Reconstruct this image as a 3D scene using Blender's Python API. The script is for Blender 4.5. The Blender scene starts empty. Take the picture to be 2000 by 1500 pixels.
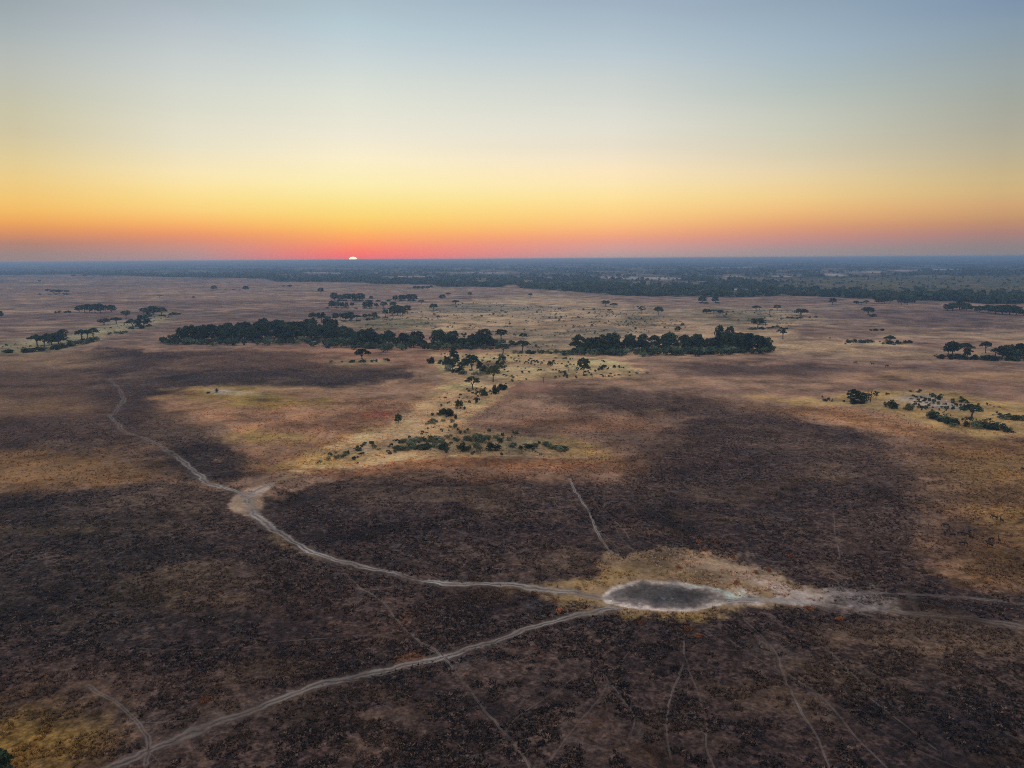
import bpy, math, random
import numpy as np
from mathutils import Matrix, Vector

random.seed(7)
rng = np.random.default_rng(11)
S = bpy.context.scene
COL = S.collection

# ------------------------------------------------------------------ camera
PW, PH, FPX = 2000.0, 1500.0, 1502.0
CAM_H = 75.0
PITCH = math.radians(9.245)
ROLL = math.radians(-0.35)
fwd = np.array([0.0, math.cos(PITCH), -math.sin(PITCH)])
up0 = np.array([0.0, math.sin(PITCH), math.cos(PITCH)])
r0 = np.array([1.0, 0.0, 0.0])
rgt = r0 * math.cos(ROLL) + up0 * math.sin(ROLL)
upv = -r0 * math.sin(ROLL) + up0 * math.cos(ROLL)
cd = bpy.data.cameras.new('camera')
cd.sensor_width = 36.0
cd.lens = 36.0 * FPX / PW
cd.clip_start = 0.5
cd.clip_end = 150000.0
cam = bpy.data.objects.new('camera', cd)
COL.objects.link(cam)
M = Matrix.Identity(4)
for i in range(3):
    M[i][0], M[i][1], M[i][2] = rgt[i], upv[i], -fwd[i]
M[2][3] = CAM_H
cam.matrix_world = M
S.camera = cam


def ray(px, py):
    d = fwd + rgt * (px - PW / 2) / FPX + upv * (PH / 2 - py) / FPX
    return d / np.linalg.norm(d)


def G(px, py):
    """point of the plain that the survey pixel shows"""
    d = ray(px, py)
    t = CAM_H / max(-d[2], 0.0021)
    return d[0] * t, d[1] * t


def height_for(px, base, top):
    """height of an upright thing whose foot and tip the survey shows"""
    x, y = G(px, base)
    r = math.hypot(x, y)
    d = ray(px, top)
    return CAM_H + d[2] / math.hypot(d[0], d[1]) * r


def px_size(px, py):
    x, y = G(px, py)
    return math.sqrt(x * x + y * y + CAM_H ** 2) / FPX


def lin(c):
    c = np.asarray(c, float) / 255.0
    return np.where(c <= 0.04045, c / 12.92, ((c + 0.055) / 1.055) ** 2.4)


# ------------------------------------------------------------------ sky, sun, exposure
SUN_D = ray(689.5, 505.7)
SUN_AZ = math.atan2(SUN_D[0], SUN_D[1])
world = bpy.data.worlds.new('World')
S.world = world
world.use_nodes = True
wn, wl = world.node_tree.nodes, world.node_tree.links
wn.clear()


def N(nodes, kind, **kw):
    n = nodes.new(kind)
    for k, v in kw.items():
        setattr(n, k, v)
    return n


def math_node(nodes, links, op, a, b=None, clamp=False):
    n = nodes.new('ShaderNodeMath')
    n.operation = op
    n.use_clamp = clamp
    for i, v in enumerate((a, b)):
        if v is None:
            continue
        if isinstance(v, (int, float)):
            n.inputs[i].default_value = v
        else:
            links.new(v, n.inputs[i])
    return n.outputs[0]


tc = N(wn, 'ShaderNodeTexCoord')
sep = N(wn, 'ShaderNodeSeparateXYZ')
wl.new(tc.outputs['Generated'], sep.inputs[0])
elev = math_node(wn, wl, 'ARCSINE', sep.outputs['Z'])
azi = math_node(wn, wl, 'ARCTAN2', sep.outputs['X'], sep.outputs['Y'])
daz = math_node(wn, wl, 'SUBTRACT', azi, SUN_AZ)
daz = math_node(wn, wl, 'ARCTAN2', math_node(wn, wl, 'SINE', daz), math_node(wn, wl, 'COSINE', daz))      # signed, from the sun
E0, E1 = math.radians(-1.0), math.radians(20.0)
tt = math_node(wn, wl, 'DIVIDE', math_node(wn, wl, 'SUBTRACT', elev, E0), E1 - E0, True)
SKY = [   # colour of the sky at heights above the horizon, across the sunset: (azimuth column, [(height row, r, g, b) ...])
    (50, [(0, 155, 166, 172), (50, 165, 176, 180), (104, 180, 186, 182), (150, 189, 191, 180), (210, 200, 196, 170),
          (260, 209, 198, 164), (310, 225, 205, 154), (350, 237, 205, 138), (390, 243, 198, 116), (410, 244, 189, 106),
          (430, 239, 172, 97), (445, 227, 155, 97), (460, 208, 142, 106), (475, 180, 132, 116), (495, 156, 134, 130)]),
    (370, [(0, 168, 180, 188), (40, 180, 190, 198), (104, 197, 204, 204), (140, 204, 210, 206), (175, 212, 215, 204), (210, 218, 218, 203),
           (245, 226, 222, 202), (280, 232, 225, 200), (310, 241, 227, 190), (335, 249, 230, 183), (360, 252, 228, 165), (385, 252, 222, 145),
           (410, 252, 210, 128), (430, 250, 190, 112), (445, 246, 170, 106), (457, 236, 154, 108), (470, 218, 145, 120), (485, 198, 145, 135), (499, 180, 145, 145)]),
    (690, [(0, 172, 191, 201), (50, 183, 203, 211), (104, 199, 211, 214), (150, 213, 220, 214), (200, 225, 227, 213),
           (260, 238, 232, 213), (310, 251, 239, 203), (360, 253, 238, 178), (400, 251, 226, 140), (425, 252, 213, 118),
           (445, 252, 194, 104), (460, 253, 174, 102), (475, 253, 152, 106), (490, 252, 128, 110), (501, 250, 116, 114)]),
    (1200, [(0, 160, 178, 195), (40, 170, 187, 200), (80, 180, 196, 206), (115, 190, 203, 209), (150, 202, 209, 207), (185, 210, 214, 208), (220, 220, 220, 210),
            (250, 227, 224, 210), (285, 233, 223, 203), (310, 243, 228, 200), (335, 252, 230, 190), (360, 253, 230, 178), (385, 254, 226, 158), (410, 254, 214, 140),
            (430, 252, 200, 130), (445, 250, 185, 125), (460, 241, 167, 128), (472, 226, 158, 140), (485, 208, 158, 150), (498, 188, 158, 155)]),
    (1550, [(0, 145, 165, 183), (50, 155, 175, 190), (100, 165, 183, 195), (140, 173, 188, 192), (180, 183, 193, 188), (220, 196, 200, 188), (260, 205, 204, 186),
            (300, 215, 205, 178), (330, 228, 210, 174), (355, 236, 210, 160), (385, 240, 205, 142), (410, 239, 190, 128), (430, 230, 172, 120), (445, 219, 156, 121),
            (460, 204, 146, 130), (475, 184, 142, 140), (490, 160, 145, 146)]),
    (1950, [(0, 126, 146, 171), (50, 136, 156, 172), (104, 147, 161, 168), (150, 156, 166, 165), (200, 164, 168, 158),
            (250, 174, 171, 155), (300, 187, 177, 149), (350, 204, 181, 135), (375, 209, 178, 127), (400, 209, 166, 119),
            (420, 200, 155, 113), (435, 189, 142, 112), (455, 171, 130, 122), (475, 148, 130, 130), (488, 138, 131, 132)]),
]
ZEN = (0.45, 0.475, 0.535)
cols, caz = [], []
for sx, stops in SKY:
    cr = N(wn, 'ShaderNodeValToRGB')
    wl.new(tt, cr.inputs[0])
    el = cr.color_ramp.elements
    lst = []
    for s in stops:
        e = math.asin(ray(sx, s[0])[2])
        lst.append(((e - E0) / (E1 - E0), tuple(lin(s[1:])) + (1.0,)))
    lst.sort()
    el[0].position, el[0].color = lst[0]
    el[1].position, el[1].color = lst[-1]
    for p, c in lst[1:-1]:
        x = el.new(p)
        x.color = c
    cr.color_ramp.interpolation = 'LINEAR'
    cols.append(cr.outputs[0])
    d_ = ray(sx, 400)
    caz.append(math.atan2(d_[0], d_[1]) - SUN_AZ)


def mixc(nodes, links, fac, a, b, mode='MIX'):
    n = nodes.new('ShaderNodeMix')
    n.data_type = 'RGBA'
    n.blend_type = mode
    for v, i in ((fac, 0), (a, 6), (b, 7)):
        s = n.inputs[i]
        if isinstance(v, (int, float)):
            s.default_value = v if i == 0 else (v, v, v, 1.0)
        elif isinstance(v, (tuple, list)):
            s.default_value = tuple(v) + (1.0,) if len(v) == 3 else tuple(v)
        else:
            links.new(v, s)
    return n.outputs[2]


def maprange(nodes, links, v, a, b, c=0.0, d=1.0, smooth=False):
    n = nodes.new('ShaderNodeMapRange')
    n.clamp = True
    if smooth:
        n.interpolation_type = 'SMOOTHSTEP'
    links.new(v, n.inputs[0])
    for i, x in enumerate((a, b, c, d)):
        n.inputs[1 + i].default_value = x
    return n.outputs[0]


c2 = cols[0]
for k in range(1, len(cols)):
    c2 = mixc(wn, wl, maprange(wn, wl, daz, caz[k - 1], caz[k]), c2, cols[k])
c2 = mixc(wn, wl, maprange(wn, wl, daz, math.radians(-60), math.radians(-170)), c2, cols[-1])
c3 = mixc(wn, wl, maprange(wn, wl, elev, math.radians(17), math.radians(48), 0, 1, True), c2, ZEN)
bg = N(wn, 'ShaderNodeBackground')
wl.new(c3, bg.inputs['Color'])
bg.inputs['Strength'].default_value = 1.0
wout = N(wn, 'ShaderNodeOutputWorld')
wl.new(bg.outputs[0], wout.inputs['Surface'])

sl = bpy.data.lights.new('sunlight', 'SUN')
sl.energy = 2.0
sl.angle = math.radians(0.53)
sl.color = (1.0, 0.42, 0.2)
slo = bpy.data.objects.new('sunlight', sl)
COL.objects.link(slo)
sd = Vector((math.sin(SUN_AZ), math.cos(SUN_AZ), math.sin(math.radians(0.25))))
slo.rotation_euler = (-sd).to_track_quat('-Z', 'Y').to_euler()
slo.location = (0, 0, 200)

vs = S.view_settings
S.display_settings.display_device = 'sRGB'
vs.view_transform = 'Standard'
vs.look = 'None'
vs.exposure = 0.0
vs.gamma = 1.0
vs.use_curve_mapping = False
S.render.engine = 'CYCLES'
S.cycles.use_denoising = False
S.cycles.filter_width = 1.0
S.cycles.max_bounces = 5
S.cycles.volume_bounces = 2
S.cycles.diffuse_bounces = 3
S.cycles.transparent_max_bounces = 4
S.render.film_transparent = False


# ------------------------------------------------------------------ helpers
def tag(o, label=None, cat=None, group=None, kind=None):
    for k, v in (('label', label), ('category', cat), ('group', group), ('kind', kind)):
        if v:
            o[k] = v
    return o


def mesh_from(name, verts, faces_idx, loop_total, mats, colors=None, smooth=False):
    """numpy mesh: verts (n,3), flat loop indices, loop totals (int or array)"""
    me = bpy.data.meshes.new(name)
    verts = np.ascontiguousarray(verts, np.float32)
    fi = np.ascontiguousarray(faces_idx, np.int32).ravel()
    me.vertices.add(len(verts))
    me.vertices.foreach_set('co', verts.ravel())
    me.loops.add(len(fi))
    me.loops.foreach_set('vertex_index', fi)
    if np.isscalar(loop_total):
        n = len(fi) // loop_total
        lt = np.full(n, loop_total, np.int32)
    else:
        lt = np.asarray(loop_total, np.int32)
        n = len(lt)
    ls = np.zeros(n, np.int32)
    ls[1:] = np.cumsum(lt)[:-1]
    me.polygons.add(n)
    me.polygons.foreach_set('loop_start', ls)
    me.polygons.foreach_set('loop_total', lt)
    if smooth:
        me.polygons.foreach_set('use_smooth', np.ones(n, bool))
    for m in mats:
        me.materials.append(m)
    if colors is not None:
        a = me.color_attributes.new('tint', 'FLOAT_COLOR', 'POINT')
        c4 = np.ones((len(verts), 4), np.float32)
        c4[:, :3] = colors
        a.data.foreach_set('color', c4.ravel())
    me.update(calc_edges=True)
    return me


def link(name, data, parent=None):
    o = bpy.data.objects.new(name, data)
    COL.objects.link(o)
    if parent:
        o.parent = parent
    return o


def hash2(ix, iy, seed):
    h = (ix.astype(np.int64) * 374761393 + iy.astype(np.int64) * 668265263 + seed * 974711) & 0xFFFFFFFF
    h = ((h ^ (h >> 13)) * 1274126177) & 0xFFFFFFFF
    h = ((h ^ (h >> 16)) * 2246822519) & 0xFFFFFFFF
    return ((h ^ (h >> 15)) & 0xFFFFFF) / float(0xFFFFFF)


def vnoise(x, y, seed=0):
    fx, fy = np.floor(x), np.floor(y)
    tx, ty = x - fx, y - fy
    tx = tx * tx * (3 - 2 * tx)
    ty = ty * ty * (3 - 2 * ty)
    a, b = hash2(fx, fy, seed), hash2(fx + 1, fy, seed)
    c, d = hash2(fx, fy + 1, seed), hash2(fx + 1, fy + 1, seed)
    return (a + (b - a) * tx) * (1 - ty) + (c + (d - c) * tx) * ty


def fbm(x, y, octs=4, seed=0, gain=0.5):
    s, a, t = 0.0, 1.0, 0.0
    for o in range(octs):
        s = s + a * vnoise(x * 2 ** o + 17.3 * o, y * 2 ** o - 9.1 * o, seed + o)
        t += a
        a *= gain
    return s / t


def sstep(a, b, x):
    t = np.clip((x - a) / (b - a), 0, 1)
    return t * t * (3 - 2 * t)


# ------------------------------------------------------------------ the plain: survey of what grows and burnt where
SAND = (.56, .47, .38)
STRAW = (.56, .405, .235)
GOLD = (.54, .34, .10)
OLIVE = (.36, .27, .075)
PLAIN = (.37, .25, .175)
RED = (.34, .18, .105)
BROWN = (.21, .135, .08)
BURNT = (.088, .058, .048)
CHAR = (.050, .036, .033)
SCRUB = (.25, .225, .125)
GREYG = (.30, .265, .18)
WOOD = (.055, .062, .036)
ASH = (.33, .29, .26)
SALT = (.66, .60, .53)
MUD = (.085, .085, .088)
DUST = (.30, .225, .17)

AZ_F = np.radians(np.arange(-41, 41.01, 0.095))
AZ_C = np.radians(np.concatenate([np.arange(44, 180, 4.0)]))
az_cols = np.concatenate([-AZ_C[::-1], AZ_F, AZ_C])
pys = np.concatenate([np.arange(1590, 600, -2.3), np.arange(600, 520, -1.5), np.arange(520, 509.0, -1.2)])
deps = []
for p in pys:
    deps.append(-math.asin(ray(1000, p)[2]))
rr = CAM_H / np.tan(np.array(deps))
r_rows = np.concatenate([[4, 12, 25, 40, 55, 70], rr[rr > 80], [22000, 32000, 45000]])
r_rows = np.unique(np.round(r_rows, 3))
r_rows = r_rows[r_rows <= 45000]
NR, NC = len(r_rows), len(az_cols)
A, R = np.meshgrid(az_cols, r_rows)
A, R = A.ravel(), R.ravel()
VX, VY = R * np.sin(A), R * np.cos(A)


def logpolar(x, y):
    return 1000 * np.arctan2(x, y), 1000 * np.log(np.hypot(x, y))


def relief(x, y):
    """gentle relief of the plain, metres"""
    x, y = np.asarray(x, float), np.asarray(y, float)
    return 0.45 * (np.sin(x / 47.0 + 1.3) * np.cos(y / 61.0) + 0.6 * np.sin(x / 23.0 + y / 31.0)) - 0.3


QU, QV = 1000 * A, 1000 * np.log(R)
wu = 60 * (fbm(QU / 130, QV / 130, 5, 3, .6) - .5) + 14 * (fbm(QU / 14, QV / 14, 3, 9) - .5)
wv = 60 * (fbm(QU / 130, QV / 130, 5, 23, .6) - .5) + 14 * (fbm(QU / 14, QV / 14, 3, 29) - .5)
FINE = 2.4 * (fbm(QU / 22, QV / 30, 5, 133, .68) - .5)
ALB = np.tile(np.array(PLAIN), (len(A), 1))
BURN = np.zeros(len(A))
TUFT = np.full(len(A), 0.35)


def poly_sd(pu, pv, U, V):
    """signed distance (negative inside) to a polygon"""
    n = len(pu)
    best = np.full(len(U), 1e18)
    inside = np.zeros(len(U), bool)
    for i in range(n):
        x1, y1, x2, y2 = pu[i], pv[i], pu[(i + 1) % n], pv[(i + 1) % n]
        dx, dy = x2 - x1, y2 - y1
        t = np.clip(((U - x1) * dx + (V - y1) * dy) / (dx * dx + dy * dy + 1e-9), 0, 1)
        best = np.minimum(best, (U - x1 - t * dx) ** 2 + (V - y1 - t * dy) ** 2)
        if y1 != y2:
            c = ((y1 > V) != (y2 > V)) & (U < (x2 - x1) * (V - y1) / (y2 - y1) + x1)
            inside ^= c
    d = np.sqrt(best)
    return np.where(inside, -d, d)


def mask_poly(pts, feather=20, warp=1.0, fine=1.5):
    g = [G(*p) for p in pts]
    pu, pv = logpolar(np.array([p[0] for p in g]), np.array([p[1] for p in g]))
    m = feather + 60 * warp
    sel = np.where((QU > pu.min() - m) & (QU < pu.max() + m) & (QV > pv.min() - m) & (QV < pv.max() + m))[0]
    sdv = poly_sd(pu, pv, QU[sel] + warp * wu[sel], QV[sel] + warp * wv[sel]) + FINE[sel] * min(feather, 30) * fine
    return sel, 1 - sstep(-feather, feather, sdv)


def paint(pts, col, feather=20, alpha=1.0, warp=1.0, burn=None, tuft=None, fine=1.5):
    sel, m = mask_poly(pts, feather, warp, fine)
    m = (m * alpha)
    ALB[sel] += (np.array(col) - ALB[sel]) * m[:, None]
    if burn is not None:
        BURN[sel] += (burn - BURN[sel]) * m
    if tuft is not None:
        TUFT[sel] += (tuft - TUFT[sel]) * m


def oval(cx, cy, rx, ry, col, feather=14, alpha=1.0, warp=1.0, rot=0, **kw):
    c, s = math.cos(math.radians(rot)), math.sin(math.radians(rot))
    pts = []
    for k in range(14):
        a = k * math.tau / 14
        x, y = rx * math.cos(a), ry * math.sin(a)
        pts.append((cx + x * c - y * s, cy + x * s + y * c))
    paint(pts, col, feather, alpha, warp, **kw)


# streaks of older burns over the whole plain
st = fbm(VX / 260, VY / 120, 5, 41, .58)
m = sstep(.50, .66, st) * sstep(250, 600, R)
ALB += (np.array((.20, .135, .11)) - ALB) * (m * .75)[:, None]
st = fbm(VX / 190 + 7, VY / 75, 4, 51, .55)
m = sstep(.54, .70, st) * sstep(300, 700, R)
ALB += (np.array(STRAW) - ALB) * (m * .55)[:, None]

WOODLINE = [(-60, 536), (0, 537), (150, 536), (330, 541), (420, 542), (520, 544), (545, 550), (710, 551), (730, 554), (850, 556), (862, 560), (975, 561),
            (985, 556), (1012, 556), (1022, 563), (1110, 569), (1180, 574), (1240, 578), (1300, 579), (1400, 579.5), (1560, 577.5), (1680, 582),
            (1720, 585), (1860, 588), (1930, 593), (2060, 592)]
WOODPOLY = WOODLINE + [(2300, 590), (2300, 504.5), (-300, 514.5), (-300, 537)]
paint(WOODPOLY, WOOD, 6, 1.0, 0.25, tuft=.3)
wsel, wm = mask_poly(WOODPOLY, 6, .25)
cl = fbm(QU[wsel] / 38, QV[wsel] / 85, 5, 77, .6)
ALB[wsel] += (np.array((.30, .235, .17)) - ALB[wsel]) * (sstep(.53, .64, cl) * wm * .8)[:, None]
paint([(1480, 545), (1750, 540), (2100, 538), (2100, 575), (1800, 574), (1560, 562)], (.16, .15, .07), 60, .8)
CLEAR = [(1255, 543, 75, 2.6), (1400, 565, 45, 1.3), (1280, 564.5, 40, 1.2), (1437, 541.5, 10, 3), (1540, 539, 32, 1.6), (1617, 536, 26, 2), (1703, 531, 22, 1.8), (1765, 528, 18, 1.6),
         (1842, 526.5, 22, 1.1), (1418, 523.5, 45, .8), (1190, 541, 30, 1.6), (930, 533, 60, 1.5), (800, 540, 35, 1.2), (640, 533, 40, 1.0), (1485, 522, 10, .7), (1635, 538, 8, 1)]
for (cx, cy, rx, ry) in CLEAR:
    oval(cx, cy, rx, ry, (.62, .52, .42), 12, .95, .35)

# the burnt foreground
FG = [(-300, 965), (0, 962), (150, 952), (300, 942), (440, 955), (540, 962), (640, 940), (800, 926), (1000, 930), (1110, 940), (1200, 942), (1250, 908),
      (1300, 865), (1340, 822), (1420, 800), (1500, 800), (1600, 820), (1700, 848), (1765, 900), (1800, 1000), (1815, 1080), (1900, 1150), (2300, 1200),
      (2300, 1700), (1900, 2200), (1500, 2600), (1000, 2900), (500, 2600), (100, 2200), (-300, 1700)]
paint(FG, BURNT, 26, 1.0, 1.0, burn=1.0, tuft=.8)
# ground between the track and the islands, left
paint([(-300, 700), (150, 690), (330, 690), (420, 850), (520, 935), (300, 950), (-300, 965)], BROWN, 30, .85, 1.0, burn=.35, tuft=.5)
paint([(190, 676), (300, 688), (450, 682), (600, 690), (650, 712), (770, 718), (800, 737), (700, 752), (560, 756), (420, 752), (330, 766), (290, 800), (320, 830),
       (400, 858), (480, 885), (515, 930), (440, 950), (380, 935), (300, 885), (220, 835), (185, 790), (165, 740)], CHAR, 26, .92, 1.0, burn=.8, tuft=.6)
paint([(-300, 815), (120, 818), (200, 838), (270, 895), (200, 890), (60, 875), (-300, 880)], CHAR, 30, .75, 1.0, burn=.8, tuft=.6)
paint([(-300, 705), (120, 700), (330, 690), (330, 800), (300, 870), (120, 880), (-300, 880)], (.125, .082, .068), 60, .62, burn=.45)
oval(110, 920, 185, 34, (.33, .20, .09), 40, .95, tuft=.45, burn=.1)
oval(40, 795, 120, 13, (.33, .22, .12), 40, .8)
oval(60, 705, 150, 12, (.46, .32, .19), 40, .8)
oval(250, 700, 60, 10, CHAR, 40, .6)
# gold and red-brown grass left of the middle
paint([(300, 775), (400, 754), (520, 756), (640, 768), (800, 776), (860, 750), (850, 800), (800, 840), (690, 852), (610, 880), (570, 920), (530, 935), (490, 885),
       (430, 852), (430, 832), (330, 802)], (.40, .245, .145), 20, .95, 1.0, burn=.0, tuft=.45)
oval(640, 700, 330, 24, RED, 40, .5, tuft=.4)
oval(470, 757, 150, 4, (.58, .42, .22), 14, .75, .4)
oval(480, 772, 120, 17, OLIVE, 35, .85, rot=3)
oval(560, 785, 90, 10, (.44, .32, .10), 30, .7)
oval(500, 849, 95, 10, (.42, .30, .09), 35, .85)
oval(740, 806, 40, 7, (.40, .13, .08), 20, .8)
oval(640, 830, 130, 14, (.30, .17, .10), 30, .7)
oval(700, 850, 70, 8, (.36, .22, .06), 20, .7, rot=-14)
oval(470, 766, 75, 4, (.50, .43, .27), 12, .8, rot=4)
oval(436, 763, 13, 2.6, SALT, 6, .9, .3)
oval(590, 900, 50, 22, (.40, .25, .12), 30, .5, rot=-20)
oval(430, 880, 60, 14, CHAR, 30, .7, rot=25, burn=.8)
# the pale straw country in the middle distance
paint([(690, 642), (760, 618), (850, 597), (950, 578), (1050, 572), (1180, 586), (1300, 602), (1400, 602), (1530, 600), (1570, 620), (1540, 652), (1600, 668), (1760, 672),
       (1600, 690), (1500, 692), (1250, 694), (1120, 692), (1040, 700), (1000, 662), (900, 645), (800, 648)], STRAW, 30, .95, 1.0, tuft=.5)
oval(760, 632, 80, 14, SCRUB, 25, .85)
oval(960, 602, 110, 7, GREYG, 30, .9)
oval(1010, 650, 90, 18, GREYG, 40, .6)
oval(1170, 648, 80, 10, GREYG, 30, .8)
oval(1230, 625, 55, 12, SCRUB, 30, .7)
oval(1440, 618, 70, 16, SCRUB, 30, .75)
oval(1060, 675, 70, 14, GREYG, 30, .7)
oval(1000, 618, 120, 9, (.62, .46, .26), 30, .8)
oval(1130, 612, 60, 6, (.62, .46, .27), 30, .8)
# right plains
oval(1880, 631, 150, 12, (.15, .105, .09), 30, .85)
oval(1880, 655, 200, 5, (.58, .42, .25), 25, .8)
oval(1620, 672, 180, 5, (.58, .43, .25), 25, .8)
oval(1490, 722, 160, 14, (.12, .085, .075), 35, .9, burn=.4)
oval(1830, 690, 190, 8, (.50, .37, .21), 25, .7)
oval(1650, 700, 60, 4, (.45, .34, .22), 20, .6)
oval(1850, 735, 200, 12, (.40, .27, .15), 30, .7)
oval(1900, 760, 140, 6, (.25, .15, .10), 30, .7)
oval(1430, 740, 200, 9, (.42, .28, .18), 30, .5)
oval(1560, 603, 120, 6, (.45, .35, .24), 30, .6)
oval(1620, 631, 50, 3, (.22, .17, .14), 20, .7)
# burnt ground right of the islands
oval(1215, 782, 165, 25, BURNT, 40, .85, burn=.7, tuft=.5, rot=4)
oval(1400, 800, 120, 26, BURNT, 40, .7, burn=.7, tuft=.5, rot=6)
oval(1130, 790, 55, 3, (.42, .30, .20), 14, .6)
oval(1150, 830, 150, 20, (.37, .21, .12), 40, .75, tuft=.5)
oval(1290, 800, 26, 5, (.56, .40, .20), 14, .8)
oval(1110, 905, 170, 22, (.33, .185, .105), 40, .8, tuft=.6)
oval(1010, 760, 55, 10, (.40, .19, .12), 30, .6)
# brown tussock ground at the right edge
paint([(1770, 870), (1860, 845), (2300, 830), (2300, 1230), (1900, 1140), (1830, 1090), (1800, 1000)], (.20, .125, .06), 50, .9, 1.0, burn=.15, tuft=.75)
oval(1930, 905, 120, 45, (.30, .20, .08), 40, .7)
oval(1850, 1050, 60, 30, (.15, .105, .085), 40, .7)
oval(1960, 1010, 50, 20, (.32, .22, .08), 20, .6)
oval(1890, 995, 30, 8, (.42, .30, .13), 14, .6)
paint([(1480, 790), (1640, 792), (1740, 812), (1850, 850), (2100, 862), (2100, 890), (1850, 880), (1700, 835), (1560, 808)], (.36, .21, .10), 24, .85, 1.0, tuft=.6)
# right-hand island
paint([(1450, 770), (1600, 774), (1720, 760), (1850, 764), (1950, 783), (2100, 800), (2100, 850), (1930, 850), (1830, 835), (1740, 803), (1640, 786), (1540, 786)], (.47, .35, .15), 16, .95, .7, tuft=.4)
oval(1840, 788, 72, 13, (.50, .45, .37), 18, .9, .7, rot=8)
oval(1690, 784, 50, 4, (.40, .33, .20), 12, .6)
# the middle islands and their tongue of gold grass
paint([(850, 688), (960, 688), (1050, 688), (1180, 702), (1265, 726), (1190, 738), (1070, 736), (1003, 748), (985, 772), (940, 795), (915, 832), (1000, 850), (1100, 865),
       (1170, 880), (1200, 893), (1120, 898), (1000, 893), (900, 893), (780, 903), (680, 918), (590, 928), (540, 942), (570, 918), (625, 878), (690, 850), (765, 830),
       (805, 790), (842, 762), (880, 748), (850, 722)], (.70, .50, .265), 9, .95, .35, burn=0, tuft=.5)
paint([(600, 915), (690, 918), (800, 900), (1000, 893), (1130, 897), (1210, 893), (1230, 905), (1120, 915), (900, 915), (760, 925), (640, 940)], (.42, .215, .10), 12, .85, .4, tuft=.6)
oval(1130, 880, 75, 16, (.50, .36, .14), 20, .8, rot=14)
oval(1080, 715, 150, 18, (.55, .42, .23), 30, .7)
oval(1120, 731, 140, 5, (.50, .42, .22), 20, .7)
oval(930, 868, 170, 14, (.36, .32, .18), 20, .75)
oval(690, 884, 45, 8, (.58, .52, .44), 12, .9, .5, rot=-10)
oval(640, 893, 90, 16, (.56, .41, .15), 20, .7, rot=-8)
oval(700, 709, 60, 4, (.48, .40, .22), 16, .8)
oval(940, 740, 60, 10, (.52, .42, .29), 20, .7)
oval(1110, 883, 14, 3, SALT, 8, .5)
# left-hand island
paint([(-200, 690), (0, 672), (60, 660), (150, 650), (200, 640), (260, 625), (320, 612), (350, 617), (280, 642), (210, 660), (150, 675), (60, 690), (-200, 705)], (.44, .40, .22), 20, .9, .7, tuft=.4)
# foreground patches
oval(1640, 900, 190, 60, (.17, .115, .085), 90, .6, burn=.5)
oval(1700, 1020, 130, 90, (.15, .10, .075), 90, .6, burn=.5)
oval(1330, 885, 130, 40, (.20, .125, .09), 70, .55, burn=.5)
oval(1450, 830, 140, 30, (.19, .125, .095), 70, .5, burn=.5)
oval(800, 930, 260, 12, (.26, .15, .09), 30, .6, burn=.3)
oval(1080, 935, 150, 12, (.26, .15, .09), 30, .6, burn=.3)
oval(540, 945, 60, 10, (.22, .14, .09), 20, .5, burn=.4)
oval(800, 1290, 30, 8, (.34, .18, .09), 14, .8, burn=.1)
oval(80, 1440, 150, 62, (.35, .225, .06), 60, .9, burn=0, tuft=.9)
oval(150, 1330, 200, 40, (.15, .105, .085), 60, .7, burn=.2)
oval(270, 1420, 60, 70, (.17, .13, .11), 60, .6, burn=.1, rot=-40)
oval(420, 1440, 110, 40, (.15, .10, .06), 60, .5, burn=.5)
oval(130, 1120, 300, 150, (.058, .050, .034), 90, .85, burn=.9)
oval(1900, 1420, 260, 120, (.060, .042, .032), 100, .7)
oval(650, 1190, 120, 50, (.14, .075, .052), 60, .5, burn=.6)
oval(470, 1160, 180, 50, (.125, .085, .056), 60, .5, burn=.6)
oval(930, 1180, 130, 24, (.15, .07, .05), 50, .5)
oval(770, 1382, 40, 18, (.24, .16, .12), 40, .7, burn=.2)
oval(1140, 1412, 50, 16, (.24, .16, .12), 40, .7, burn=.2)
oval(715, 1465, 55, 28, (.22, .15, .11), 40, .7, burn=.2)
oval(1270, 1480, 50, 25, (.19, .115, .06), 40, .6, burn=.4)
oval(1520, 1278, 75, 18, (.20, .185, .18), 30, .7, burn=.1, rot=14)
oval(785, 1200, 36, 16, (.24, .13, .085), 30, .7, burn=.2, rot=15)
oval(790, 1287, 28, 7, (.33, .17, .09), 14, .7, burn=.1)
oval(1600, 1330, 180, 50, (.14, .10, .068), 60, .5, burn=.6)
oval(1800, 1300, 250, 60, (.15, .105, .065), 60, .6, burn=.5)
oval(1000, 960, 90, 14, (.20, .13, .10), 40, .6, burn=.5)
oval(1420, 930, 60, 14, (.20, .15, .13), 30, .5, burn=.5)
oval(760, 990, 120, 18, (.13, .085, .072), 40, .6)
oval(950, 1350, 300, 70, CHAR, 90, .4)
oval(1480, 1440, 260, 60, (.07, .042, .032), 90, .6)
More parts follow.
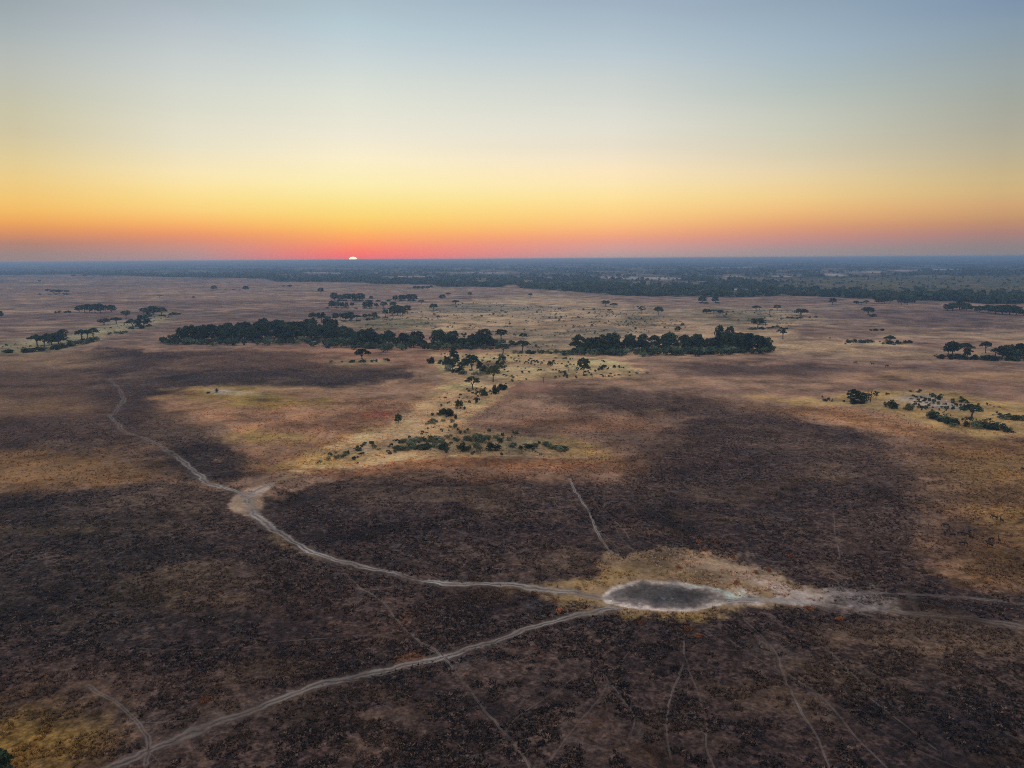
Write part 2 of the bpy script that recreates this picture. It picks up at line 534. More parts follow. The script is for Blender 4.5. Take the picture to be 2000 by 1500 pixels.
# the waterhole and its trampled surround
paint([(1050, 1141), (1150, 1121), (1195, 1080), (1230, 1071), (1330, 1070), (1400, 1085), (1470, 1108), (1530, 1130), (1610, 1150), (1640, 1168), (1540, 1180), (1450, 1182),
       (1400, 1197), (1320, 1208), (1250, 1197), (1190, 1187), (1140, 1192), (1110, 1163)], (.40, .295, .165), 20, .95, .4, burn=0, tuft=.35)
oval(1090, 1143, 90, 10, (.36, .26, .14), 24, .7, .4, burn=0)
oval(1420, 1112, 140, 26, (.36, .30, .235), 34, .75, rot=14, burn=0)
oval(1270, 1090, 80, 10, (.36, .28, .20), 20, .6)
oval(1310, 1200, 90, 5, (.42, .31, .11), 8, .8, .4)
oval(1170, 1128, 70, 12, (.42, .31, .13), 14, .7, rot=-16)
oval(1140, 1172, 50, 10, (.48, .34, .12), 14, .7)
oval(1620, 1160, 110, 18, (.38, .36, .35), 22, .75, rot=8, burn=.1)
oval(1520, 1142, 70, 8, (.54, .51, .49), 12, .6, rot=14)
oval(1680, 1150, 60, 14, (.26, .24, .235), 20, .6, burn=.2)
oval(1430, 1162, 50, 11, (.66, .62, .58), 14, .85, .3)
oval(1500, 1166, 80, 5, (.66, .62, .59), 10, .8, .3, rot=2)
oval(1590, 1174, 70, 3.5, (.60, .56, .53), 8, .7, .3, rot=5)
oval(1640, 1140, 30, 8, (.36, .35, .355), 16, .6, burn=.1)
PAN = [(1172, 1161), (1195, 1142), (1245, 1129), (1320, 1130), (1380, 1141), (1425, 1153), (1440, 1166), (1400, 1179), (1340, 1189), (1280, 1187), (1220, 1179), (1185, 1171)]
paint(PAN, (.74, .69, .64), 3.5, .97, .06, burn=0, tuft=.45, fine=1.2)
PANIN = [(1187, 1160), (1215, 1144), (1255, 1133), (1315, 1134), (1370, 1145), (1408, 1157), (1412, 1166), (1385, 1174), (1335, 1182), (1280, 1181), (1228, 1174.5), (1198, 1168)]
paint(PANIN, (.20, .19, .185), 7, .96, .06, tuft=.45, fine=1.6)
paint([(1215, 1158), (1240, 1142), (1285, 1134), (1325, 1140), (1365, 1153), (1375, 1163), (1335, 1174), (1285, 1175), (1240, 1169)], MUD, 16, .97, .1, tuft=.45, fine=1.0)
# open fork of the north-west track
paint([(440, 993), (455, 972), (475, 955), (497, 949), (533, 940), (516, 966), (507, 992), (522, 1015), (500, 1012), (470, 1004)], (.52, .41, .30), 5, .97, .12, burn=0, tuft=.25)
paint([(370, 942), (400, 934), (440, 944), (445, 955), (400, 950)], (.30, .20, .14), 10, .8, .5, burn=0)
oval(484, 984, 30, 20, (.54, .43, .32), 8, .9, .1, burn=0, fine=.8)
oval(512, 953, 22, 6, (.60, .51, .42), 6, .9, .1, rot=-24, burn=0, fine=.8)
oval(490, 970, 12, 14, (.60, .51, .43), 6, .7, .1, burn=0)
oval(600, 1062, 60, 9, (.36, .27, .15), 10, .7, rot=24, burn=0)

# drifts of colour over the painted survey
v1 = fbm(VX / 70, VY / 48, 4, 201, .6) - .5
v2 = fbm(VX / 17, VY / 13, 3, 211, .6) - .5
v3 = fbm(VX / 240, VY / 150, 3, 221, .6) - .5
GR = (1 + .75 * v1 + .55 * v2 + .4 * v3)[:, None]
HUE = np.stack([1 + .16 * v2 + .1 * v3, 1 + .02 * v2, 1 - .22 * v2 - .15 * v3], 1)
FARK = sstep(450, 1100, R)[:, None]
ALB = np.clip(ALB * GR * HUE * (np.array([1.40, 1.12, .95]) * (1 - FARK) + np.array([1.20, 1.04, 1.0]) * FARK), .008, .85)
PATCH = np.clip(.75 * sstep(.03, .20, fbm(VX / 38, VY / 24, 5, 231, .62) - .5), 0, 1) * sstep(.3, .6, BURN)
ALB += (np.array((.23, .14, .088)) * GR - ALB) * (PATCH * .8)[:, None]
BURN = np.clip(BURN - PATCH, 0, 1)

# ---- tracks: centre lines surveyed on the photograph, laid out in metres
TRACKS = [
    ('dirt_track', 1.25, [(214, 738), (240, 770), (228, 800), (216, 812), (234, 830), (240, 840), (290, 856), (330, 880), (365, 905), (386, 926), (402, 938), (432, 948), (466, 958), (482, 972),
                          (496, 998), (520, 1020), (560, 1045), (600, 1068), (640, 1084), (690, 1098), (760, 1112), (850, 1130), (930, 1132), (1000, 1135), (1062, 1145), (1130, 1153), (1182, 1162)]),
    ('dirt_track', .8, [(478, 966), (508, 951), (532, 940)]),
    ('dirt_track', 1.05, [(170, 1515), (270, 1472), (330, 1449), (400, 1421), (480, 1393), (560, 1358), (650, 1326), (750, 1300), (850, 1277), (940, 1250), (1010, 1224), (1080, 1204), (1140, 1190), (1200, 1181)]),
    ('dirt_track', 1.25, [(1425, 1169), (1480, 1168), (1540, 1172), (1620, 1180), (1700, 1188), (1800, 1197), (1900, 1208), (2060, 1230)]),
    ('dirt_track', .6, [(1620, 1158), (1690, 1155), (1780, 1158), (1900, 1165), (2060, 1184)]),
    ('game_trail', .42, [(1113, 930), (1118, 950), (1140, 980), (1155, 1005), (1165, 1035), (1185, 1064), (1206, 1080)]),
    ('game_trail', .27, [(672, 1108), (700, 1140), (745, 1168), (800, 1228), (855, 1265), (880, 1288), (910, 1330), (960, 1392), (1000, 1440), (1045, 1510)]),
    ('game_trail', .2, [(1335, 1245), (1330, 1300), (1312, 1350), (1303, 1400), (1306, 1440), (1312, 1470)]),
    ('game_trail', .19, [(1455, 1205), (1490, 1240), (1520, 1275), (1530, 1310), (1560, 1375), (1590, 1420), (1612, 1470), (1630, 1510)]),
    ('game_trail', .19, [(1525, 1300), (1590, 1345), (1640, 1392), (1680, 1440), (1750, 1510)]),
    ('game_trail', .16, [(1598, 1240), (1625, 1270), (1665, 1312), (1700, 1340)]),
    ('game_trail', .19, [(1334, 1010), (1332, 1040), (1334, 1068)]),
    ('game_trail', .15, [(1258, 962), (1275, 985), (1302, 1008), (1332, 1022)]),
    ('game_trail', .15, [(1196, 1010), (1220, 1032), (1228, 1048)]),
    ('game_trail', .15, [(1628, 995), (1632, 1040), (1640, 1085)]),
    ('game_trail', .16, [(905, 1470), (960, 1462), (1000, 1445), (1060, 1425)]),
    ('game_trail', .16, [(600, 1070), (560, 1085), (520, 1100)]),
    ('game_trail', .16, [(1190, 1325), (1215, 1355), (1240, 1395), (1225, 1440)]),
    ('game_trail', .15, [(1700, 1360), (1760, 1405), (1830, 1460)]),
    ('game_trail', .5, [(170, 1338), (215, 1362), (255, 1395), (282, 1425), (290, 1455), (284, 1490)]),
]
gt = random.Random(77)
WH = G(1300, 1160)
for k in range(17):                       # animal paths fanning out from the waterhole
    a = k * math.tau / 17 + gt.uniform(-.16, .16)
    r, pts_w = gt.uniform(17, 26), []
    for q in range(gt.randint(6, 12)):
        pts_w.append((WH[0] + 1.15 * r * math.cos(a), WH[1] + r * math.sin(a)))
        r += gt.uniform(6, 9)
        a += gt.gauss(0, .022)
    TRACKS.append(('faint_trail', gt.uniform(.11, .16), pts_w))
TD = np.full(len(A), 50.0)
TWD = np.full(len(A), 1.0)
TSEL = np.full(len(A), -1, int)


def smooth_line(p, n=8):
    p = np.asarray(p, float)
    q = np.vstack([2 * p[0] - p[1], p, 2 * p[-1] - p[-2]])
    out = []
    for i in range(1, len(q) - 2):
        a, b, c, d = q[i - 1], q[i], q[i + 1], q[i + 2]
        for k in range(n):
            t = k / n
            out.append(.5 * ((2 * b) + (-a + c) * t + (2 * a - 5 * b + 4 * c - d) * t * t + (-a + 3 * b - 3 * c + d) * t ** 3))
    out.append(q[-2])
    return np.array(out)


for ti, (nm, hw, pts) in enumerate(TRACKS):
    g = smooth_line(pts, 3) if nm == 'faint_trail' else np.array([G(*p) for p in smooth_line(pts, 6)])
    for i in range(len(g) - 1):
        (x1, y1), (x2, y2) = g[i], g[i + 1]
        mg = 7.0
        sel = np.where((VX > min(x1, x2) - mg) & (VX < max(x1, x2) + mg) & (VY > min(y1, y2) - mg) & (VY < max(y1, y2) + mg))[0]
        if not len(sel):
            continue
        dx, dy = x2 - x1, y2 - y1
        L2 = dx * dx + dy * dy + 1e-9
        t = np.clip(((VX[sel] - x1) * dx + (VY[sel] - y1) * dy) / L2, 0, 1)
        ex, ey = VX[sel] - x1 - t * dx, VY[sel] - y1 - t * dy
        d = np.hypot(ex, ey)
        sgn = np.sign(ex * dy - ey * dx)
        better = d / hw < np.abs(TD[sel]) / TWD[sel]
        s2 = sel[better]
        TD[s2] = (d * np.where(sgn == 0, 1, sgn))[better]
        TWD[s2] = hw
        TSEL[s2] = ti

wig = .8 * (fbm(VX / 4, VY / 4, 3, 88) - .5) + .9 * (fbm(VX / 14, VY / 14, 2, 89) - .5)
WVAR = .55 + 1.25 * fbm(VX / 13, VY / 13, 3, 97, .6)
wig = wig + (TWD < .5) * (1.6 * (fbm(VX / 3.0, VY / 3.0, 2, 93) - .5) + 2.2 * (fbm(VX / 11, VY / 11, 2, 94) - .5))
TREL = TD / (TWD * WVAR) + wig * np.minimum(1, 1.0 / TWD)           # 0 on the centre line, +-1 on the edges
TSTR = np.where(TSEL < 0, 0, np.clip(np.array([.95 if t[1] > .7 else (.8 if t[1] > .4 else .27) if t[0] != 'faint_trail' else .16 for t in TRACKS])[np.maximum(TSEL, 0)] * (.05 + 1.75 * fbm(VX / 8, VY / 8, 3, 95, .6)), 0, 1))
TSTR *= np.where(TSEL == 0, 1 - .74 * sstep(275, 335, R), np.where(TSEL == 2, .34 + .66 * sstep(122, 152, R), np.where(TSEL == 4, .35, np.where(TSEL == 3, 1 - .72 * sstep(.28, .42, A), np.where(TSEL == 19, .22, 1)))))
near_tr = sstep(2.6, 1.2, np.abs(TREL))
pan_sel, pan_m = mask_poly(PAN, 10, .06, .2)
PANM = np.zeros(len(A))
PANM[pan_sel] = pan_m

# relief: tussocks and hollows, smoothed under tracks and in the waterhole
rough = .20 * (fbm(VX / 2.2, VY / 2.2, 2, 61) - .5) + .28 * (fbm(VX / 9, VY / 9, 3, 67) - .5)
rough *= sstep(900, 350, R) * (1 - .85 * near_tr) * (1 - PANM)
VZ = relief(VX, VY) * sstep(6000, 2000, R) + rough - .14 * near_tr * sstep(600, 200, R) - .22 * PANM

# ---- one material for the whole plain
gm = bpy.data.materials.new('savanna_ground')
gm.use_nodes = True
gn, gl = gm.node_tree.nodes, gm.node_tree.links
gn.clear()
out = N(gn, 'ShaderNodeOutputMaterial')
bs = N(gn, 'ShaderNodeBsdfPrincipled')
bs.inputs['Roughness'].default_value = .95
bs.inputs['Specular IOR Level'].default_value = .05
gl.new(bs.outputs[0], out.inputs['Surface'])
geo = N(gn, 'ShaderNodeNewGeometry')
at = N(gn, 'ShaderNodeAttribute', attribute_name='tint')
bat = N(gn, 'ShaderNodeAttribute', attribute_name='burn')
tat = N(gn, 'ShaderNodeAttribute', attribute_name='tuft')
trat = N(gn, 'ShaderNodeAttribute', attribute_name='track')
tstr = N(gn, 'ShaderNodeAttribute', attribute_name='trodden')


def noise(scale, detail=4, rough=.55, dist=0.0):
    n = N(gn, 'ShaderNodeTexNoise')
    n.inputs['Scale'].default_value = scale
    n.inputs['Detail'].default_value = detail
    n.inputs['Roughness'].default_value = rough
    n.inputs['Distortion'].default_value = dist
    gl.new(geo.outputs['Position'], n.inputs['Vector'])
    return n.outputs[0]


nA = noise(.035, 8, .68)        # patches of tens of metres down to a metre
nB = noise(.45, 5, .62, .4)     # tussock field
nC = noise(1.5, 4, .6)
vor = N(gn, 'ShaderNodeTexVoronoi')
vor.inputs['Scale'].default_value = .62
vor.inputs['Randomness'].default_value = 1.0
wob = N(gn, 'ShaderNodeTexNoise')
wob.inputs['Scale'].default_value = .8
wob.inputs['Detail'].default_value = 3
gl.new(geo.outputs['Position'], wob.inputs['Vector'])
wv_ = N(gn, 'ShaderNodeVectorMath', operation='MULTIPLY_ADD')
gl.new(wob.outputs['Color'], wv_.inputs[0])
wv_.inputs[1].default_value = (1.6, 1.6, 0)
gl.new(geo.outputs['Position'], wv_.inputs[2])
gl.new(wv_.outputs[0], vor.inputs['Vector'])
v2_ = N(gn, 'ShaderNodeTexVoronoi')
v2_.inputs['Scale'].default_value = 1.25
gl.new(wv_.outputs[0], v2_.inputs['Vector'])
nD = noise(.011, 9, .66, .3)    # drifts of a hundred metres
tA = maprange(gn, gl, vor.outputs['Distance'], .25, .75, 1, 0, True)
tB = maprange(gn, gl, v2_.outputs['Distance'], .25, .75, 1, 0, True)
tuft_m = mixc(gn, gl, maprange(gn, gl, nA, .40, .60), tA, tB)      # 1 on a tussock
# grass: brighter and darker clumps
fA = maprange(gn, gl, nA, .33, .67, .38, 1.62)
fB = maprange(gn, gl, nB, .32, .68, .25, 1.80)
fC = maprange(gn, gl, nC, .30, .70, .45, 1.55)
one = math_node(gn, gl, 'MULTIPLY', fB, fC)
amt = tat.outputs['Fac']
fBC = math_node(gn, gl, 'ADD', math_node(gn, gl, 'MULTIPLY', math_node(gn, gl, 'SUBTRACT', one, 1.0), amt), 1.0)
fac = math_node(gn, gl, 'MULTIPLY', fBC, fA)
grass_c = mixc(gn, gl, 1.0, at.outputs['Color'], fac, 'MULTIPLY')
# burnt ground: black tussock stumps in a net of bare brown soil, with unburnt remnants
warm = maprange(gn, gl, nD, .47, .65)
soil = mixc(gn, gl, warm, (.092, .055, .050), (.22, .128, .088))
soil = mixc(gn, gl, .4, soil, mixc(gn, gl, 1.0, at.outputs['Color'], 1.5, 'MULTIPLY'))
soil = mixc(gn, gl, 1.0, soil, math_node(gn, gl, 'MULTIPLY', fB, fC), 'MULTIPLY')
stump = mixc(gn, gl, maprange(gn, gl, nC, .4, .65), (.019, .014, .015), (.042, .029, .026))
stv = math_node(gn, gl, 'MULTIPLY', tuft_m, maprange(gn, gl, nB, .28, .50, .25, 1.0))
stv = math_node(gn, gl, 'MAXIMUM', stv, maprange(gn, gl, nA, .50, .38, 0, .9))
stv = math_node(gn, gl, 'MULTIPLY', stv, maprange(gn, gl, nD, .46, .66, 1.0, .6))
burnt_c = mixc(gn, gl, stv, soil, stump)
rem = math_node(gn, gl, 'MULTIPLY', maprange(gn, gl, nA, .54, .62), maprange(gn, gl, nB, .47, .58))
burnt_c = mixc(gn, gl, math_node(gn, gl, 'MULTIPLY', rem, .5), burnt_c, (.29, .165, .105))
ashm = math_node(gn, gl, 'MULTIPLY', maprange(gn, gl, noise(.05, 6, .65, .5), .58, .68), maprange(gn, gl, nB, .40, .60))
burnt_c = mixc(gn, gl, math_node(gn, gl, 'MULTIPLY', ashm, .45), burnt_c, (.19, .175, .17))
# a faint web of old animal paths
rid = math_node(gn, gl, 'ABSOLUTE', math_node(gn, gl, 'SUBTRACT', noise(.028, 3, .45, .6), .5))
web = math_node(gn, gl, 'MULTIPLY', maprange(gn, gl, rid, .0, .0045, 1, 0), maprange(gn, gl, nB, .40, .60))
burnt_c = mixc(gn, gl, math_node(gn, gl, 'MULTIPLY', web, .5), burnt_c, (.27, .205, .17))
bf_ = math_node(gn, gl, 'ADD', bat.outputs['Fac'], math_node(gn, gl, 'MULTIPLY', math_node(gn, gl, 'SUBTRACT', nA, .5), 1.5))
bf_ = math_node(gn, gl, 'ADD', bf_, math_node(gn, gl, 'MULTIPLY', math_node(gn, gl, 'SUBTRACT', nB, .5), .6))
base = mixc(gn, gl, maprange(gn, gl, bf_, .14, .86), grass_c, burnt_c)
# tracks: two pale ruts and a ragged grassy crown, dusty verges
tt_ = math_node(gn, gl, 'ADD', trat.outputs['Fac'], math_node(gn, gl, 'MULTIPLY', math_node(gn, gl, 'SUBTRACT', noise(.16, 4, .6), .5), 2.6))
ab = math_node(gn, gl, 'ABSOLUTE', tt_)
rag_ = math_node(gn, gl, 'ADD', math_node(gn, gl, 'MULTIPLY', math_node(gn, gl, 'SUBTRACT', nC, .5), 1.0), math_node(gn, gl, 'MULTIPLY', math_node(gn, gl, 'SUBTRACT', nB, .5), 1.3))
strand = math_node(gn, gl, 'ADD', math_node(gn, gl, 'ABSOLUTE', math_node(gn, gl, 'SUBTRACT', ab, .42)), math_node(gn, gl, 'MULTIPLY', rag_, .35))
core = maprange(gn, gl, strand, .08, .36, 1, 0, True)
core = math_node(gn, gl, 'MULTIPLY', core, maprange(gn, gl, noise(.09, 4, .6), .34, .56, .25, 1))
abn = math_node(gn, gl, 'ADD', ab, rag_)
verge = math_node(gn, gl, 'MULTIPLY', maprange(gn, gl, abn, .7, 2.4, 1, 0, True), maprange(gn, gl, nA, .36, .58))
edge = maprange(gn, gl, abn, .5, 1.1, 1, 0, True)
tcol = mixc(gn, gl, maprange(gn, gl, nA, .4, .6), (.46, .375, .315), (.66, .57, .51))
bed = mixc(gn, gl, maprange(gn, gl, nB, .35, .6), (.15, .095, .068), (.36, .265, .20))
base = mixc(gn, gl, math_node(gn, gl, 'MULTIPLY', math_node(gn, gl, 'MULTIPLY', verge, .42), tstr.outputs['Fac']), base, (.25, .18, .135))
base = mixc(gn, gl, math_node(gn, gl, 'MULTIPLY', math_node(gn, gl, 'MULTIPLY', edge, .8), tstr.outputs['Fac']), base, bed)
base = mixc(gn, gl, math_node(gn, gl, 'MULTIPLY', core, tstr.outputs['Fac']), base, tcol)
gl.new(base, bs.inputs['Base Color'])
bp = N(gn, 'ShaderNodeBump')
bp.inputs['Strength'].default_value = .8
bp.inputs['Distance'].default_value = .35
hh = math_node(gn, gl, 'ADD', nB, math_node(gn, gl, 'MULTIPLY', tuft_m, .35))
gl.new(hh, bp.inputs['Height'])
gl.new(bp.outputs[0], bs.inputs['Normal'])

# ---- split the sheet into the plain, the tracks, the trails and the waterhole bed
ii, jj = np.meshgrid(np.arange(NR - 1), np.arange(NC), indexing='ij')
j2 = (jj + 1) % NC
quads = np.stack([ii * NC + jj, ii * NC + j2, (ii + 1) * NC + j2, (ii + 1) * NC + jj], -1).reshape(-1, 4)
fa = quads
ftr = np.abs(TREL[fa]).mean(1)
fts = TSEL[fa].max(1)
fpan = PANM[fa].mean(1) > .5
owner = np.where(fpan, 1000, np.where((ftr < 1.15) & (fts >= 0), fts, -1))
small = [(owner == ti).sum() < 12 or TRACKS[ti][0] == 'faint_trail' for ti in range(len(TRACKS))]
for ti, sm_ in enumerate(small):
    if sm_:
        owner[owner == ti] = -1            # too faint a trace to stand apart from the plain
XYZ = np.stack([VX, VY, VZ], 1)
XYZ[:NC, 2] = XYZ[:NC, 2].mean()


def sheet(name, sel_faces, label=None):
    f = fa[sel_faces]
    used, inv = np.unique(f, return_inverse=True)
    me = mesh_from(name, XYZ[used], inv.reshape(-1, 4)[:, ::-1], 4, [gm], ALB[used], True)
    for an, arr in (('burn', BURN), ('tuft', TUFT), ('track', TREL), ('trodden', TSTR)):
        a = me.attributes.new(an, 'FLOAT', 'POINT')
        a.data.foreach_set('value', np.ascontiguousarray(arr[used], np.float32))
    return tag(link(name, me), label, None, None, 'structure')


sheet('ground', owner == -1, 'burnt and golden savanna plain reaching the horizon')
sheet('waterhole_bed', owner == 1000, 'dark drying waterhole with a pale salt rim')
for ti, (nm, hw, pts) in enumerate(TRACKS):
    if small[ti]:
        continue
    sheet(nm, owner == ti)


# ------------------------------------------------------------------ haze over the plain
hm = bpy.data.materials.new('haze_air')
hm.use_nodes = True
hn, hl = hm.node_tree.nodes, hm.node_tree.links
hn.clear()
ho = N(hn, 'ShaderNodeOutputMaterial')
pv = N(hn, 'ShaderNodeVolumePrincipled')
pv.inputs['Color'].default_value = (.31, .58, .97, 1)
pv.inputs['Density'].default_value = .00019
pv.inputs['Anisotropy'].default_value = 0.35
hl.new(pv.outputs[0], ho.inputs['Volume'])
B0, B1, ZB, ZT = -46500.0, 46500.0, -4.0, 79.0
bx = np.array([(x, y, z) for z in (ZB, ZT) for y in (B0, B1) for x in (B0, B1)])
bf = [0, 2, 3, 1, 4, 5, 7, 6, 0, 1, 5, 4, 2, 6, 7, 3, 0, 4, 6, 2, 1, 3, 7, 5]
tag(link('haze', mesh_from('haze', bx, bf, 4, [hm])), 'thin blue evening haze over the plain', None, None, 'stuff')

# ------------------------------------------------------------------ the sun
sm = bpy.data.materials.new('sun_fire')
sm.use_nodes = True
sn = sm.node_tree.nodes
sn.clear()
so = N(sn, 'ShaderNodeOutputMaterial')
se = N(sn, 'ShaderNodeEmission')
se.inputs['Color'].default_value = (1, .74, .52, 1)
se.inputs['Strength'].default_value = 1.75
sm.node_tree.links.new(se.outputs[0], so.inputs['Surface'])
import bmesh
bm = bmesh.new()
bmesh.ops.create_uvsphere(bm, u_segments=48, v_segments=24, radius=1.0)
me = bpy.data.meshes.new('sun')
bm.to_mesh(me)
bm.free()
me.materials.append(sm)
for p in me.polygons:
    p.use_smooth = True
sun = link('sun', me)
SD = 60000.0
sun.location = Vector((SUN_D[0], SUN_D[1], SUN_D[2])) * SD + Vector((0, 0, CAM_H))
sun.scale = (SD * 7.4 / FPX, SD * 7.4 / FPX, SD * 4.0 / FPX)
tag(sun, 'small white-hot sun setting on the hazy horizon', 'sun')


# ------------------------------------------------------------------ plants
def leaf_mat(name, use_tint=True):
    m_ = bpy.data.materials.new(name)
    m_.use_nodes = True
    n_, l_ = m_.node_tree.nodes, m_.node_tree.links
    n_.clear()
    o_ = N(n_, 'ShaderNodeOutputMaterial')
    d_ = N(n_, 'ShaderNodeBsdfDiffuse')
    t_ = N(n_, 'ShaderNodeBsdfTranslucent')
    x_ = N(n_, 'ShaderNodeMixShader')
    x_.inputs[0].default_value = .18
    a_ = N(n_, 'ShaderNodeAttribute', attribute_name='tint')
    oi = N(n_, 'ShaderNodeObjectInfo')
    k_ = maprange(n_, l_, oi.outputs['Random'], 0, 1, .65, 1.6)
    c_ = mixc(n_, l_, 1.0, a_.outputs['Color'], k_, 'MULTIPLY')
    l_.new(c_, d_.inputs[0])
    l_.new(c_, t_.inputs[0])
    l_.new(d_.outputs[0], x_.inputs[1])
    l_.new(t_.outputs[0], x_.inputs[2])
    l_.new(x_.outputs[0], o_.inputs['Surface'])
    return m_


LEAF = leaf_mat('foliage')
bark = bpy.data.materials.new('bark')
bark.use_nodes = True
bn, bl = bark.node_tree.nodes, bark.node_tree.links
bb = bn['Principled BSDF']
bb.inputs['Roughness'].default_value = .9
nz = N(bn, 'ShaderNodeTexNoise')
nz.inputs['Scale'].default_value = 3
bl.new(mixc(bn, bl, nz.outputs[0], (.06, .045, .035), (.16, .125, .10)), bb.inputs['Base Color'])
dead = bpy.data.materials.new('dead_wood')
dead.use_nodes = True
dn, dl = dead.node_tree.nodes, dead.node_tree.links
db = dn['Principled BSDF']
db.inputs['Roughness'].default_value = .9
nz = N(dn, 'ShaderNodeTexNoise')
nz.inputs['Scale'].default_value = 4
dl.new(mixc(dn, dl, nz.outputs[0], (.10, .07, .06), (.22, .17, .15)), db.inputs['Base Color'])


def leaf_cloud(clumps, per, size, col, seed, var=.35, skirt=-.45):
    """many leaf-sized quads spread over and through a set of clumps"""
    g = np.random.default_rng(seed)
    V, C = [], []
    for (cx, cy, cz, rx, ry, rz) in clumps:
        d = g.normal(size=(per, 3))
        d /= np.linalg.norm(d, axis=1)[:, None]
        d[:, 2] = np.where(d[:, 2] < skirt, -d[:, 2] * .6, d[:, 2])
        rad = g.uniform(.55, 1.08, per) ** .6
        p = np.array([cx, cy, cz]) + d * np.array([rx, ry, rz]) * rad[:, None]
        nrm = d + g.normal(scale=.55, size=(per, 3))
        nrm /= np.linalg.norm(nrm, axis=1)[:, None]
        a = np.cross(nrm, g.normal(size=(per, 3)))
        a /= np.linalg.norm(a, axis=1)[:, None]
        b = np.cross(nrm, a)
        s = size * g.uniform(.55, 1.25, per)[:, None]
        q = np.stack([p - a * s - b * s * .5, p + a * s * .8 - b * s * .7, p + a * s + b * s * .6, p - a * s * .7 + b * s * .8], 1)
        V.append(q.reshape(-1, 3))
        tone = g.uniform(.75, 1.3)
        k = (tone * g.uniform(1 - var, 1 + var, per))[:, None] * np.array(col)
        k = k * (1 + g.normal(scale=.08, size=(per, 3)))
        C.append(np.repeat(k, 4, 0))
    return np.vstack(V), np.clip(np.vstack(C), .005, 1)


def tube(path, radii, sides=6):
    V, F = [], []
    path = [Vector(p) for p in path]
    for i, p in enumerate(path):
        d = (path[min(i + 1, len(path) - 1)] - path[max(i - 1, 0)]).normalized()
        a = d.orthogonal().normalized()
        b = d.cross(a)
        for k in range(sides):
            t = k * math.tau / sides
            V.append(p + (a * math.cos(t) + b * math.sin(t)) * radii[i])
    for i in range(len(path) - 1):
        for k in range(sides):
            k2 = (k + 1) % sides
            F.append((i * sides + k, i * sides + k2, (i + 1) * sides + k2, (i + 1) * sides + k))
    return V, F


def tubes_mesh(name, parts, mat):
    V, F = [], []
    for path, rad in parts:
        v, f = tube(path, rad)
        o = len(V)
        V += v
        F += [tuple(i + o for i in q) for q in f]
    return mesh_from(name, np.array([tuple(v) for v in V]), np.array(F), 4, [mat], None, True)


DARK = (.050, .074, .034)
MIDG = (.060, .082, .038)
OLV = (.115, .118, .042)


def make_tree(kind, seed):
    """a tree 11 m tall and 10 m across"""
    g = random.Random(seed)
    cl, limbs = [], []
    if kind == 'umbrella':
        n = 14
        for k in range(n):
            a = k * 2.4 + g.uniform(-.3, .3)
            r = 4.1 * math.sqrt((k + .3) / n)
            cl.append((r * math.cos(a), r * math.sin(a), 8.9 - .15 * r * r + g.uniform(-.5, .5), g.uniform(1.3, 1.8), g.uniform(1.3, 1.8), g.uniform(1.1, 1.6)))
        fork, col, per, size = 4.2, DARK, 85, .36
    elif kind == 'round':
        n = 19
        for k in range(n):
            a = k * 2.4 + g.uniform(-.3, .3)
            t = (k + .5) / n
            z = 2.7 + 6.9 * t
            r = 3.7 * math.sqrt(max(.03, 1 - ((z - 5.0) / 5.4) ** 2)) * g.uniform(.7, 1.05)
            cl.append((r * math.cos(a), r * math.sin(a), z, g.uniform(1.4, 2.0), g.uniform(1.4, 2.0), g.uniform(1.1, 1.6)))
        fork, col, per, size = 2.4, DARK, 75, .40
    elif kind == 'olive':
        n = 13
        for k in range(n):
            a = k * 2.4 + g.uniform(-.3, .3)
            t = (k + .5) / n
            z = 5.6 + 4.2 * t
            r = 3.9 * math.sqrt(max(.03, 1 - ((z - 6.6) / 4.0) ** 2)) * g.uniform(.6, 1.0)
            cl.append((r * math.cos(a), r * math.sin(a), z, g.uniform(1.3, 1.8), g.uniform(1.3, 1.8), g.uniform(.9, 1.3)))
        fork, col, per, size = 3.8, OLV, 85, .32
    elif kind == 'stem':
        n = 15
        for k in range(n):
            a = k * 2.4 + g.uniform(-.3, .3)
            t = (k + .5) / n
            z = 4.9 + 4.8 * t
            r = 3.8 * math.sqrt(max(.03, 1 - ((z - 6.2) / 4.3) ** 2)) * g.uniform(.65, 1.0)
            cl.append((r * math.cos(a), r * math.sin(a), z, g.uniform(1.4, 1.9), g.uniform(1.4, 1.9), g.uniform(1.0, 1.4)))
        fork, col, per, size = 3.4, DARK, 85, .34
    elif kind == 'open':
        n = 9
        for k in range(n):
            a = k * 2.4 + g.uniform(-.5, .5)
            r = g.uniform(1.4, 4.0)
            cl.append((r * math.cos(a), r * math.sin(a), g.uniform(5.4, 9.6), g.uniform(1.1, 1.6), g.uniform(1.1, 1.6), g.uniform(.7, 1.1)))
        fork, col, per, size = 3.5, MIDG, 75, .33
    else:                                   # tall, in two storeys
        n = 14
        for k in range(n):
            a = k * 2.4 + g.uniform(-.4, .4)
            z = 2.8 + 7.2 * (k + .5) / n
            r = g.uniform(1.0, 2.9) * (1.0 if z < 8 else .7)
            cl.append((r * math.cos(a), r * math.sin(a), z, g.uniform(1.4, 2.1), g.uniform(1.4, 2.1), g.uniform(1.0, 1.5)))
        fork, col, per, size = 2.6, MIDG, 80, .38
    bend = g.uniform(-.5, .5)
    limbs.append(([(0, 0, -.4), (bend * .4, .1, fork * .5), (bend, .2, fork)], [.48, .36, .30]))
    for k in range(5):
        c = cl[(k * 2 + 1) % len(cl)]
        limbs.append(([(bend, .2, fork - .1), (bend * .5 + c[0] * .45, c[1] * .45, (fork + c[2]) / 2 + .3), (c[0], c[1], c[2])], [.24, .15, .05]))
    v, c = leaf_cloud(cl, per, size, col, seed * 31 + 5)
    cm = mesh_from('crown', v, np.arange(len(v)), 4, [LEAF], c)
    return tubes_mesh('trunk', limbs, bark), cm


